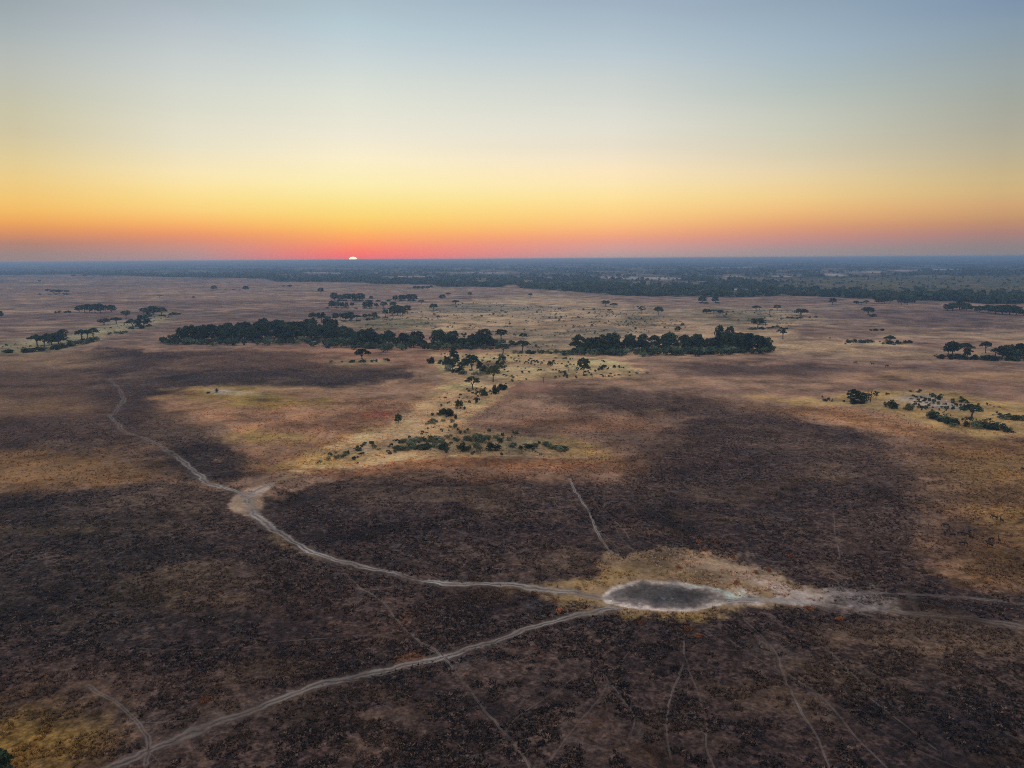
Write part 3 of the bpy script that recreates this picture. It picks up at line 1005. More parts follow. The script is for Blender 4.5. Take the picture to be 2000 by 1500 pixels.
def make_shrub(seed, col, n=6, flat=1.0, per=60, size=.2):
    """a shrub 3 m tall and 5 m across"""
    g = random.Random(seed)
    cl = []
    for k in range(n):
        a = k * 2.4 + g.uniform(-.4, .4)
        r = g.uniform(.3, 1.75)
        cl.append((r * math.cos(a), r * math.sin(a), g.uniform(.6, 2.0) * flat, g.uniform(.7, 1.1), g.uniform(.7, 1.1), g.uniform(.6, 1.0)))
    v, c = leaf_cloud(cl, per, size, col, seed * 17 + 3, skirt=-.75)
    return mesh_from('shrub', v, np.arange(len(v)), 4, [LEAF], c)


TREES = {k: [make_tree(k, s) for s in range(3)] for k in ('umbrella', 'round', 'olive', 'open', 'tall', 'stem')}
SHRUBS = {
    'dark': [make_shrub(40 + s, (.055, .072, .042), 8) for s in range(4)],
    'green': [make_shrub(50 + s, (.165, .190, .108), 8) for s in range(4)],
    'olive': [make_shrub(60 + s, (.23, .235, .14), 8) for s in range(4)],
    'pale': [make_shrub(70 + s, (.22, .22, .15), 7) for s in range(3)],
}


def zat(x, y):
    return float(relief(x, y)) * float(sstep(6000, 2000, math.hypot(x, y)))


def tree_at(x, y, h, w, kind, label, group=None, cat='tree', var=None):
    tm, cm = random.choice(TREES[kind]) if var is None else TREES[kind][var]
    t = bpy.data.objects.new('savanna_tree', None)
    t.empty_display_size = 1.0
    COL.objects.link(t)
    t.location = (x, y, zat(x, y) - .1)
    t.rotation_euler = (0, 0, random.uniform(0, math.tau))
    s = w / 10.0
    t.scale = (s, s * random.uniform(.9, 1.1), h / 11.0)
    tag(t, label, cat, group)
    link('trunk', tm, t)
    link('crown', cm, t)
    return t


def T(px, base, top, wpx, kind, label, group=None):
    x, y = G(px, base)
    if kind == 'umbrella' and base < 660 and (int(px) * 7) % 5 < 3:
        kind = 'stem'
    return tree_at(x, y, height_for(px, base, top) * 1.03, wpx * px_size(px, base) * 1.02, kind, label, group)


def shrub_at(x, y, h, w, kind, label, group=None):
    o = link('shrub', random.choice(SHRUBS[kind]))
    o.location = (x, y, zat(x, y) - .1)
    o.rotation_euler = (0, 0, random.uniform(0, math.tau))
    o.scale = (w / 5.0, w / 5.0 * random.uniform(.8, 1.2), h / 3.0)
    return tag(o, label, 'shrub', group)


def B(px, base, top, wpx, kind, label, group=None):
    x, y = G(px, base)
    return shrub_at(x, y, max(.6, height_for(px, base, top)), wpx * px_size(px, base), kind, label, group)


# ---- lone trees, each with its own look and place
T(1140, 732, 697, 27, 'stem', 'round dark tree with a clear bare trunk, alone right of the middle scrub')
T(708, 707, 681, 31, 'umbrella', 'broad flat-crowned tree rising from low bushes in front of the long grove')
T(963, 746, 714, 28, 'olive', 'olive-green tree on a straight trunk beside the middle thicket', None)
T(923, 760, 735, 31, 'olive', 'pale olive wide-crowned tree, lowest tree of the middle thicket', None)
T(922, 722, 691, 31, 'stem', 'tall dark tree standing out of the middle of the thicket')
T(886, 704, 675, 24, 'tall', 'dark tree at the top of the thicket under the long grove')
T(982, 691, 670, 30, 'umbrella', 'dark umbrella tree on pale forked stems right of the grove end')
T(1020, 686, 663, 31, 'umbrella', 'wide umbrella tree over a dark bush between the two groves')
T(1022, 662, 650, 17, 'stem', 'small round tree standing behind the umbrella trees between the groves')
T(979, 662, 642, 26, 'stem', 'round tree just beyond the right end of the long grove')
T(945, 664, 642, 30, 'round', 'large dark tree at the right end of the long grove')
T(1006, 856, 838, 17, 'open', 'small sparse tree on the front scrub island')
T(778, 826, 808, 15, 'round', 'small round dark tree alone on gold grass left of the thicket')
T(1897, 815, 788, 38, 'umbrella', 'dark leaning umbrella tree on the sandy right-hand island')
T(1668, 784, 758, 28, 'round', 'dark tree at the left tip of the right-hand island')
T(1687, 783, 765, 24, 'tall', 'low dark tree joined to the clump on the right-hand island tip')
T(1711, 779, 760, 13, 'open', 'small dark tree beside the bare tree on the right-hand island')
T(1695, 616, 600, 24, 'umbrella', 'flat-crowned tree over a small bush on the right plain')
T(1626, 595, 581, 13, 'stem', 'small round tree alone just below the right woodland edge')
T(1738, 671, 653, 20, 'umbrella', 'umbrella tree with a white stem in the right-hand row of bushes')
T(1565, 616, 602, 27, 'umbrella', 'broad umbrella tree over scrub right of the green patch')
T(1518, 606, 595, 16, 'umbrella', 'small flat tree at the far side of the green patch')
T(1477, 607, 596, 17, 'umbrella', 'small flat tree left of its twin on the green patch')
T(1480, 640, 621, 27, 'umbrella', 'umbrella tree over a dark hedge behind the right grove')
T(1529, 662, 636, 22, 'open', 'ragged leaning tree behind the right end of the right grove')
T(1252, 613, 595, 18, 'open', 'lopsided tree left of its fuller neighbour on the pale plain')
T(1286, 614, 598, 19, 'stem', 'fuller round tree of the pair on the pale plain')
T(1183, 598, 586, 17, 'stem', 'round tree left of a flatter one on the far pale plain')
T(1199, 600, 591, 16, 'umbrella', 'flat tree right of a round one on the far pale plain')
T(1190, 609, 602, 10, 'olive', 'little faint tree below the pair on the far pale plain')
T(1324, 647, 636, 12, 'round', 'small round tree above the left part of the right grove')
T(1372, 590, 577, 20, 'round', 'left tree of the dark pair below the woodland edge')
T(1397, 591, 578, 14, 'round', 'right tree of the dark pair below the woodland edge')
T(1425, 663, 636, 18, 'round', 'tree whose round head tops the right grove')
T(627, 574, 562, 13, 'stem', 'round tree alone on the open plain left of the far groves')
T(864, 583, 574, 15, 'round', 'dark round tree right of the far groves')
T(875, 577, 571, 12, 'umbrella', 'small flat tree leaning over the round one right of the far groves')
T(918, 579, 570, 10, 'umbrella', 'small umbrella tree on the far pale plain, right of the round one')
T(1036, 580, 573, 9, 'umbrella', 'tiny umbrella tree far out on the plain below the wood corner')
T(847, 606, 592, 17, 'stem', 'rounded brownish tree on the scrub right of the far groves')
T(823, 594, 585, 13, 'olive', 'paler tree between the far groves and the brownish tree')
T(890, 594, 586, 18, 'umbrella', 'low flat tree over scrub right of the far groves')
T(418, 566, 557, 11, 'round', 'round tree at the left end of a dark line on the far plain')
T(480, 566, 558, 12, 'round', 'round tree at the right end of a dark line on the far plain')
T(554, 562, 556, 7, 'open', 'tiny tree beside a flat one on the far plain')
T(566, 562, 555, 10, 'umbrella', 'tiny flat tree right of another on the far plain')
T(246, 621, 605, 17, 'stem', 'round tree standing clear between two dark clumps at left')
T(78, 553, 545, 7, 'open', 'tiny faint tree far out at the upper left')
T(143, 541, 536, 8, 'umbrella', 'tiny flat tree under the left horizon')
T(166, 540, 535, 7, 'round', 'tiny round tree right of a flat one under the left horizon')
T(207, 541, 536, 10, 'umbrella', 'low wide tree under the left horizon')
T(297, 542, 537, 10, 'umbrella', 'low dark tree at the foot of the left horizon wood')
T(312, 581, 575, 9, 'open', 'small tree alone on the pale left plain')
T(378, 582, 578, 5, 'round', 'tiny bushy tree alone on the pale left plain')
T(-1, 620, 606, 12, 'round', 'reddish tree cut by the left edge of the view')
T(-6, 1512, 1462, 40, 'round', 'dark green treetop in the bottom left corner')


# ---- small clumps and groves
ORD = ['leftmost', 'second from left', 'third from left', 'fourth from left', 'fifth from left', 'sixth from left', 'seventh from left', 'eighth from left', 'eighth from right', 'seventh from right',
       'sixth from right', 'fifth from right', 'fourth from right', 'third from right', 'second from right', 'rightmost']


def clump(items, label, group):
    items = sorted(items)
    n = len(items)
    packed = 'packed' in label or 'thicket' in label
    for k, (px, base, top, w, kind) in enumerate(items):
        o = '' if packed else ', ' + (ORD[k] if k < (n + 1) // 2 else ORD[16 - n + k])
        T(px, base, top, w, kind, label + o, group)


clump([(94, 573, 563, 9, 'umbrella'), (106, 574, 565, 12, 'umbrella'), (116, 574, 565, 13, 'umbrella'), (130, 573, 566, 9, 'umbrella')],
      'small flat-topped tree of the little row at far left', 'trees of the little row at far left')
clump([(155, 609, 596, 13, 'round'), (165, 610, 594, 14, 'umbrella'), (175, 610, 593, 15, 'round'), (186, 611, 593, 15, 'umbrella'), (196, 611, 592, 16, 'round'),
       (207, 610, 595, 14, 'umbrella'), (218, 609, 595, 15, 'round')], 'dark tree in the tight clump on the left plain', 'trees of the tight left clump')
clump([(281, 615, 600, 16, 'umbrella'), (299, 614, 597, 21, 'round'), (315, 615, 600, 20, 'umbrella'), (290, 618, 604, 14, 'tall')],
      'dark crown in the clump right of the lone round tree at left', 'trees of the clump by the lone round tree')
clump([(203, 635, 622, 22, 'umbrella'), (227, 633, 619, 20, 'umbrella')], 'umbrella tree over a green strip at left', 'pair of umbrella trees over the green strip')
clump([(260, 638, 623, 26, 'umbrella'), (281, 636, 616, 24, 'round'), (272, 641, 626, 18, 'tall')], 'dark tree at the tip of the left island', 'trees at the tip of the left island')
clump([(73, 674, 652, 27, 'umbrella'), (86, 678, 653, 24, 'umbrella'), (100, 672, 649, 24, 'round'), (115, 670, 647, 28, 'round'), (123, 660, 640, 16, 'umbrella')],
      'umbrella tree of the big clump on the left island', 'trees of the big clump on the left island')
clump([(160, 662, 641, 22, 'umbrella'), (171, 661, 641, 20, 'umbrella'), (183, 660, 638, 17, 'umbrella')],
      'umbrella tree on bare stems on the left island', 'three umbrella trees on bare stems at left')
clump([(653, 587, 571, 18, 'round'), (664, 587, 575, 12, 'round'), (676, 587, 573, 18, 'round'), (688, 587, 573, 20, 'round'), (702, 587, 572, 17, 'tall'), (709, 587, 573, 9, 'round'),
       (725, 587, 577, 8, 'umbrella'), (772, 587, 576, 11, 'round'), (785, 587, 575, 16, 'round'), (798, 587, 574, 13, 'round'), (808, 587, 574, 16, 'round')],
      'rounded tree in the farthest row of the far groves', 'farthest row of the far groves')
clump([(648, 601, 587, 12, 'round'), (657, 601, 588, 14, 'round'), (668, 601, 590, 10, 'round'), (677, 601, 590, 8, 'round'), (688, 601, 590, 9, 'umbrella'), (716, 602, 588, 17, 'round'),
       (724, 602, 587, 14, 'tall'), (735, 602, 591, 11, 'umbrella'), (750, 602, 588, 15, 'umbrella'), (768, 602, 588, 15, 'umbrella')],
      'rounded tree in the middle row of the far groves', 'middle row of the far groves')
clump([(655, 624, 610, 13, 'round'), (664, 625, 611, 15, 'umbrella'), (674, 625, 610, 16, 'round'), (684, 626, 608, 18, 'round'), (697, 625, 614, 18, 'umbrella'), (713, 624, 612, 12, 'umbrella'),
       (722, 624, 612, 10, 'umbrella'), (732, 622, 609, 12, 'round'), (753, 619, 604, 12, 'umbrella'), (767, 617, 597, 15, 'round'), (776, 616, 595, 20, 'round'), (786, 616, 597, 16, 'round'),
       (796, 613, 595, 16, 'umbrella'), (640, 628, 617, 15, 'umbrella'), (628, 630, 609, 18, 'umbrella'), (612, 630, 609, 20, 'umbrella')],
      'rounded tree in the nearest row of the far groves', 'nearest row of the far groves')
clump([(810, 565, 558, 9, 'round'), (818, 565, 558, 9, 'round'), (826, 565, 558, 9, 'round'), (835, 564, 558, 9, 'round'), (842, 562, 557, 7, 'round')],
      'small tree in the dark knot before the centre wood', 'trees of the dark knot before the wood')
clump([(884, 722, 700, 20, 'tall'), (900, 727, 706, 18, 'tall'), (875, 716, 695, 18, 'tall'), (908, 716, 698, 18, 'round'), (937, 722, 704, 18, 'tall'), (945, 728, 712, 16, 'round'), (893, 712, 690, 16, 'tall')],
      'dark tree within the middle thicket', 'trees within the middle thicket')
clump([(1380, 612, 603, 16, 'round'), (1394, 612, 604, 18, 'umbrella'), (1407, 612, 605, 14, 'round')], 'low dark tree in the short hedge on the pale plain', 'trees of the short hedge')
clump([(1672, 594, 587, 10, 'round'), (1682, 595, 589, 9, 'umbrella'), (1692, 594, 586, 12, 'umbrella'), (1717, 592, 580, 16, 'round'), (1727, 592, 579, 16, 'round'), (1738, 592, 581, 12, 'umbrella'),
       (1760, 595, 577, 16, 'tall'), (1772, 595, 580, 14, 'round'), (1783, 595, 585, 10, 'umbrella')], 'dark tree just clear of the right woodland edge', 'trees clear of the right woodland edge')
clump([(1850, 606, 593, 14, 'round'), (1861, 606, 590, 18, 'round'), (1874, 605, 588, 18, 'round'), (1887, 607, 591, 18, 'round'), (1903, 607, 597, 12, 'umbrella'), (1914, 609, 596, 14, 'round'),
       (1930, 610, 594, 18, 'round'), (1944, 612, 595, 20, 'round'), (1958, 614, 594, 22, 'round'), (1972, 614, 594, 24, 'round'), (1985, 615, 597, 20, 'round'), (2000, 615, 603, 18, 'round')],
      'dark tree in the grove near the right edge under the wood', 'trees of the grove under the right wood')
clump([(1852, 690, 668, 16, 'round'), (1861, 691, 665, 24, 'round'), (1885, 693, 667, 26, 'umbrella'), (1890, 697, 678, 18, 'tall')], 'dark crowned tree at the left of the near right grove', 'left trees of the near right grove')
T(1925, 688, 664, 20, 'umbrella', 'umbrella tree with clear stem rising from the near right grove')
clump([(1944, 697, 677, 15, 'umbrella'), (1958, 699, 674, 20, 'round'), (1968, 700, 672, 24, 'round'), (1980, 702, 682, 24, 'round'), (1993, 699, 668, 22, 'umbrella'), (2004, 700, 675, 24, 'round')],
      'dark tree at the right end of the near right grove', 'right trees of the near right grove')


def grove(poly, n, hs, ws, kinds, label, group, mind=4.5, seed=1):
    """fill a surveyed outline on the ground with standing trees"""
    g = random.Random(seed)
    pts = np.array([G(*p) for p in poly])
    got, tries = [], 0
    while len(got) < n and tries < 20000:
        tries += 1
        x = g.uniform(pts[:, 0].min(), pts[:, 0].max())
        y = g.uniform(pts[:, 1].min(), pts[:, 1].max())
        if poly_sd(pts[:, 0], pts[:, 1], np.array([x]), np.array([y]))[0] > 0:
            continue
        if any((x - a) ** 2 + (y - b) ** 2 < mind ** 2 for a, b in got):
            continue
        got.append((x, y))
        tree_at(x, y, g.uniform(*hs), g.uniform(*ws), g.choice(kinds), label, group)
    return got


L1 = 'dark tree packed into the long grove left of centre'
g1 = 'trees of the long grove'
grove([(352, 668), (420, 662), (470, 652), (540, 645), (632, 638), (655, 648), (640, 665), (560, 669), (460, 670)], 56, (9, 15.5), (10, 18), ['round', 'round', 'round', 'umbrella', 'tall'], L1, g1, 7.0, 3)
grove([(640, 652), (700, 657), (760, 668), (900, 672), (985, 676), (960, 681), (860, 679), (760, 679), (690, 676), (640, 666)], 36, (7.5, 13.5), (8, 15), ['round', 'round', 'round', 'umbrella', 'tall'], L1, g1, 6, 5)
clump([(355, 668, 640, 22, 'round'), (372, 668, 634, 26, 'round'), (395, 668, 634, 26, 'round'), (414, 667, 632, 26, 'round'), (436, 664, 633, 24, 'round'), (713, 676, 644, 20, 'umbrella'), (732, 676, 646, 20, 'round'),
       (762, 670, 644, 22, 'umbrella'), (788, 672, 648, 24, 'round'), (815, 674, 645, 30, 'round'), (856, 674, 643, 34, 'round'), (885, 674, 645, 26, 'round'), (907, 668, 648, 14, 'open')], L1, g1)
L2 = 'dark tree packed into the grove right of centre'
g2 = 'trees of the right grove'
grove([(1118, 684), (1180, 680), (1260, 677), (1340, 676), (1420, 670), (1470, 670), (1510, 680), (1495, 688), (1400, 689), (1280, 688), (1150, 690)], 32, (7, 12.5), (8, 15), ['round', 'round', 'round', 'umbrella', 'tall'], L2, g2, 6.5, 8)
clump([(1130, 686, 651, 28, 'umbrella'), (1146, 688, 660, 22, 'umbrella'), (1166, 688, 655, 26, 'umbrella'), (1183, 688, 650, 30, 'round'), (1199, 688, 648, 30, 'round'), (1226, 684, 657, 22, 'umbrella'), (1255, 682, 651, 26, 'round'),
       (1278, 682, 653, 24, 'umbrella'), (1308, 680, 648, 30, 'umbrella'), (1336, 682, 653, 24, 'umbrella'), (1362, 684, 652, 26, 'round'), (1404, 684, 636, 24, 'tall'), (1418, 686, 648, 28, 'round'),
       (1440, 688, 650, 30, 'round'), (1462, 686, 650, 26, 'round'), (1482, 690, 655, 34, 'umbrella'), (1496, 688, 658, 26, 'round')], L2, g2)


# ---- shrubs
def hedge(line, n, hs, ws, kinds, label, group, jit=3.0, seed=2):
    g = random.Random(seed)
    pts = np.array([G(*p) for p in line])
    seg = np.hypot(*(pts[1:] - pts[:-1]).T)
    cum = np.concatenate([[0], np.cumsum(seg)])
    for k in range(n):
        s = (k + g.random()) / n * cum[-1]
        x = np.interp(s, cum, pts[:, 0]) + g.gauss(0, jit)
        y = np.interp(s, cum, pts[:, 1]) + g.gauss(0, jit)
        shrub_at(x, y, g.uniform(*hs), g.uniform(*ws), g.choice(kinds), label, group)


def undergrowth(lines, label, seed):
    g = np.random.default_rng(seed)
    xs, ys = [], []
    for line, n, jit in lines:
        p = np.array([G(*q) for q in line])
        sg = np.hypot(*(p[1:] - p[:-1]).T)
        cu = np.concatenate([[0], np.cumsum(sg)])
        t = g.uniform(0, cu[-1], n)
        xs.append(np.interp(t, cu, p[:, 0]) + g.normal(0, jit, n))
        ys.append(np.interp(t, cu, p[:, 1]) + g.normal(0, jit, n))
    x, y = np.concatenate(xs), np.concatenate(ys)
    hh = g.uniform(2.2, 6.0, len(x))
    tone = np.array([(.065, .088, .046), (.095, .125, .062), (.15, .165, .10)])[g.choice(3, len(x), p=[.5, .35, .15])]
    scatter_blobs('undergrowth', x, y, hh, hh * g.uniform(1.2, 1.9, len(x)), tone, 55, label, seed)


hedge([(0, 690), (60, 688), (120, 680), (150, 672), (188, 664)], 28, (3, 5.5), (8, 12), ['dark', 'dark', 'green'],
      'dark bush in the long hedge on the left island', 'bushes of the left island hedge', 2.5, 7)
hedge([(210, 654), (230, 652), (248, 648)], 6, (2, 3.5), (5, 8), ['dark', 'green'], 'low dark bush between the left island trees', 'low bushes between the left island trees', 2, 9)
hedge([(252, 643), (275, 641), (294, 636)], 6, (2.5, 4), (6, 9), ['dark'], 'dark bush under the trees at the left island tip', 'bushes under the left island tip trees', 2, 10)
hedge([(275, 618), (310, 618), (355, 613)], 9, (2.5, 4.5), (7, 11), ['dark'], 'dark bush in the line under the clump at left', 'bushes under the clump at left', 2, 11)
hedge([(110, 611), (135, 611)], 4, (3, 5), (6, 9), ['dark'], 'dark bush left of the tight clump on the left plain', 'bushes left of the tight clump', 2, 12)
hedge([(80, 575), (140, 575)], 6, (2, 4), (8, 14), ['dark'], 'low dark bush under the little row at far left', 'bushes under the little far row', 4, 13)
hedge([(425, 565), (478, 567)], 5, (1.5, 3), (9, 14), ['dark'], 'low dark bush in the line between two round far trees', 'bushes between two round far trees', 3, 14)
hedge([(650, 588), (810, 588)], 14, (3, 5), (9, 14), ['dark'], 'low dark bush under the farthest row of the far groves', 'bushes under the farthest row', 4, 15)
hedge([(640, 603), (770, 603)], 10, (2, 4), (7, 11), ['dark', 'green'], 'low dark bush under the middle row of the far groves', 'bushes under the middle row', 4, 16)
hedge([(660, 628), (700, 627), (760, 620)], 8, (2.5, 4), (7, 11), ['dark', 'green'], 'low dark bush under the nearest row of the far groves', 'bushes under the nearest row', 3, 17)
hedge([(1838, 699), (1880, 700), (1930, 703), (2000, 704)], 22, (3, 5), (6, 9), ['dark'], 'dark bush at the foot of the near right grove', 'bushes at the foot of the near right grove', 2, 18)
hedge([(1455, 643), (1490, 643), (1530, 640)], 8, (2, 4), (6, 9), ['dark', 'green'], 'dark bush in the hedge behind the right grove', 'bushes of the hedge behind the right grove', 2, 19)
hedge([(1360, 591), (1405, 592)], 4, (2, 3), (9, 14), ['dark'], 'low bush under the dark pair by the woodland', 'bushes under the dark pair', 3, 20)
hedge([(648, 708), (680, 709), (735, 708), (770, 703)], 9, (1.5, 3.2), (3, 5.5), ['dark', 'green'], 'low bush around the broad flat-crowned tree', 'bushes around the broad flat-crowned tree', 1.5, 21)
hedge([(832, 712), (860, 706), (895, 728), (925, 735), (955, 726), (985, 700)], 27, (3, 5.5), (5, 9), ['dark', 'dark', 'green', 'pale'], 'tangled dark bush in the middle thicket', 'bushes of the middle thicket', 3, 22)
hedge([(1000, 690), (1045, 690)], 6, (2.5, 4), (5, 8), ['dark', 'green'], 'dark bush beneath the wide umbrella tree', 'bushes beneath the wide umbrella tree', 2, 23)
hedge([(930, 772), (950, 770), (968, 766), (990, 758)], 7, (2.5, 4.2), (4.5, 7), ['dark', 'dark', 'green'], 'dark bush in the dense clump below the olive tree', 'bushes of the clump below the olive tree', 1.2, 24)
hedge([(855, 806), (870, 808), (888, 812)], 6, (2.5, 4.2), (3.5, 5.5), ['dark'], 'bush in the large dark mound on the gold tongue', 'bushes of the large dark mound', 1.0, 25)
B(897, 797, 776, 17, 'dark', 'rounded grey-green bush right above the large dark mound')
B(931, 787, 772, 14, 'dark', 'small dark bush right of the rounded grey-green bush')
B(890, 818, 806, 9, 'dark', 'little dark bush at the lower tip of the large mound')
hedge([(835, 828), (850, 822), (870, 824)], 10, (1.1, 1.9), (2.4, 4), ['olive', 'green', 'pale'], 'olive tuft bush below the large dark mound', 'olive tuft bushes below the mound', 1.6, 26)
hedge([(880, 832), (900, 828)], 4, (1.0, 1.6), (2, 3), ['green'], 'low green bush right of the olive tuft bushes', 'low green bushes right of the tufts', 1.0, 27)
hedge([(772, 880), (800, 878), (830, 876), (865, 874)], 22, (1.4, 2.8), (3.6, 6.0), ['green', 'green', 'olive', 'dark'], 'green bush in the left thicket of the front island', 'bushes of the left front thicket', 1.6, 28)
hedge([(790, 866), (830, 862), (870, 860)], 12, (1.2, 2.4), (3.0, 5), ['green', 'olive', 'pale'], 'small bush at the back of the left front thicket', 'bushes at the back of the left thicket', 1.6, 29)
B(905, 880, 862, 24, 'dark', 'round dark bush left of the pale green one on the front island')
B(932, 884, 860, 26, 'olive', 'pale green rounded bush in the middle of the front island')
B(964, 879, 861, 34, 'dark', 'wide dark bush right of the pale green one')
B(936, 862, 845, 38, 'green', 'broad green bush behind the three front island bushes')
hedge([(885, 862), (920, 856), (960, 856), (985, 858)], 12, (1.2, 2.2), (3, 5.4), ['green', 'olive'], 'small bush along the back of the front island', 'bushes along the back of the front island', 1.5, 30)
hedge([(995, 872), (1030, 870), (1070, 872), (1105, 878)], 18, (1.2, 2.2), (3, 5.2), ['green', 'green', 'olive', 'dark'], 'green bush on the right arm of the front island', 'bushes on the right arm of the front island', 1.6, 31)
for (px, b, t, w, k) in [(645, 889, 880, 15, 'green'), (660, 895, 885, 18, 'green'), (671, 893, 884, 15, 'green'), (674, 886, 878, 14, 'green'), (641, 897, 889, 12, 'olive'), (626, 901, 895, 11, 'olive'), (655, 884, 877, 10, 'olive')]:
    B(px, b, t, w, k, 'green cushion bush in the little cluster by the pale sand spot', 'cushion bushes by the pale sand spot')
B(700, 879, 872, 20, 'dark', 'flat dark bush above the pale sand spot')
B(731, 876, 869, 12, 'olive', 'small bush right of the flat dark one above the sand spot')
B(706, 886, 881, 13, 'dark', 'low dark bush lying on the pale sand spot')
B(423, 765, 756, 9, 'dark', 'small round bush at the white spot on the left gold grass')
B(407, 767, 762, 9, 'dark', 'low dark bush left of the white spot')
B(1177, 720, 709, 19, 'dark', 'dense dark bush right of the lone trunked tree')
B(1200, 718, 711, 9, 'dark', 'small upright bush right of the dense dark bush')
B(1209, 718, 711, 7, 'dark', 'thin bush furthest right of the lone trunked tree')
B(1075, 712, 701, 16, 'dark', 'dark rounded bush left of the lone trunked tree')
hedge([(1055, 700), (1090, 712), (1105, 736), (1075, 738)], 9, (1.2, 2.4), (2.5, 4.5), ['green', 'olive', 'dark'], 'low scrub bush around the lone trunked tree', 'scrub around the lone trunked tree', 4, 33)
hedge([(1150, 730), (1200, 732), (1255, 730)], 9, (.8, 1.5), (2, 4), ['green', 'olive'], 'flat bush on the green strip right of the lone tree', 'flat bushes on the green strip', 3, 34)
hedge([(1660, 786), (1690, 786)], 6, (1.5, 3), (4, 6), ['dark'], 'dark bush under the tree clump at the right island tip', 'bushes under the right island tip clump', 1, 35)
hedge([(1728, 792), (1745, 795), (1760, 798), (1785, 800)], 9, (2, 4), (3.5, 5.5), ['dark', 'green', 'dark'], 'dark bush in the middle thicket of the right island', 'bushes of the right island middle thicket', 1.2, 36)
hedge([(1808, 815), (1840, 820), (1865, 830), (1900, 834), (1935, 836), (1968, 844)], 26, (2, 4.2), (4, 6.5), ['dark', 'dark', 'green'], 'dark bush in the front thicket of the right island', 'bushes of the right island front thicket', 1.8, 37)
hedge([(1962, 816), (1985, 820), (2010, 822)], 7, (2, 3.5), (4, 6), ['dark', 'green'], 'dark bush at the right edge on the right island', 'bushes at the right edge of the island', 1.2, 38)
B(1833, 778, 767, 13, 'dark', 'small round bush alone at the back of the right island')
B(1878, 783, 776, 10, 'dark', 'small bush right of the round one at the island back')
hedge([(1780, 763), (1800, 762)], 3, (.8, 1.4), (2.5, 4), ['dark'], 'low dark bush behind the right island sand', 'low bushes behind the right island sand', 1, 39)
hedge([(1655, 669), (1680, 669), (1703, 668)], 7, (2.5, 4.5), (5, 8), ['dark'], 'dark bush left of the white-stemmed umbrella tree', 'bushes left of the white-stemmed tree', 2, 40)
hedge([(1735, 671), (1755, 670), (1778, 669)], 6, (2.5, 4), (5, 8), ['dark'], 'dark bush right of the white-stemmed umbrella tree', 'bushes right of the white-stemmed tree', 2, 41)
B(1704, 619, 612, 18, 'dark', 'low dark bush under the flat-crowned right plain tree')
hedge([(1530, 620), (1560, 622), (1590, 619)], 8, (1.8, 4), (4, 7), ['dark', 'green'], 'dark bush in the scrub under the broad umbrella tree', 'scrub under the broad umbrella tree', 3, 42)
hedge([(1700, 645), (1725, 645)], 5, (1.5, 3), (4, 6), ['dark'], 'dark bush on the sand lens of the right plain', 'bushes on the sand lens', 2, 43)
hedge([(1050, 690), (1075, 690), (1108, 692)], 10, (2, 4), (4, 7), ['dark', 'green'], 'dark bush between the two big groves', 'bushes between the two big groves', 3, 44)

# ---- leafless trees
def make_dead(seed):
    g = random.Random(seed)
    parts_t = [([(0, 0, -.3), (.1, .05, 1.8), (.3, 0, 3.6)], [.22, .16, .10])]
    parts_b = []
    for k in range(9):
        a, z = k * 2.4, 1.5 + .26 * k
        e = (math.cos(a) * g.uniform(1.0, 2.0), math.sin(a) * g.uniform(1.0, 2.0), z + g.uniform(1.0, 2.4))
        parts_b.append(([(.15, 0, z), (e[0] * .5, e[1] * .5, (z + e[2]) / 2), e], [.10, .07, .025]))
        f = (e[0] * 1.3 + g.uniform(-.3, .3), e[1] * 1.1, e[2] + g.uniform(.2, .9))
        parts_b.append(([(e[0] * .6, e[1] * .6, z + (e[2] - z) * .6), f], [.05, .02]))
    return tubes_mesh('trunk', parts_t, dead), tubes_mesh('branches', parts_b, dead)


for i, (px, base, top, lab) in enumerate([(1700, 783, 761, 'bare pinkish leafless tree on the right-hand island'), (820, 868, 849, 'thin bare snag in the left front thicket'),
                                          (906, 868, 855, 'short bare snag behind the round dark bush'), (1061, 748, 732, 'faint bare tree on red grass right of the thicket'),
                                          (672, 930, 912, 'thin bare stem on the edge of the front gold grass')]):
    x, y = G(px, base)
    t = bpy.data.objects.new('dead_tree', None)
    COL.objects.link(t)
    t.location = (x, y, zat(x, y) - .05)
    h = height_for(px, base, top) / 5.0
    w = h * (1.2 if i == 0 else .8)
    t.scale = (w, w, h)
    tag(t, lab, 'dead tree')
    a, b = make_dead(i)
    link('trunk', a, t)
    link('branches', b, t)

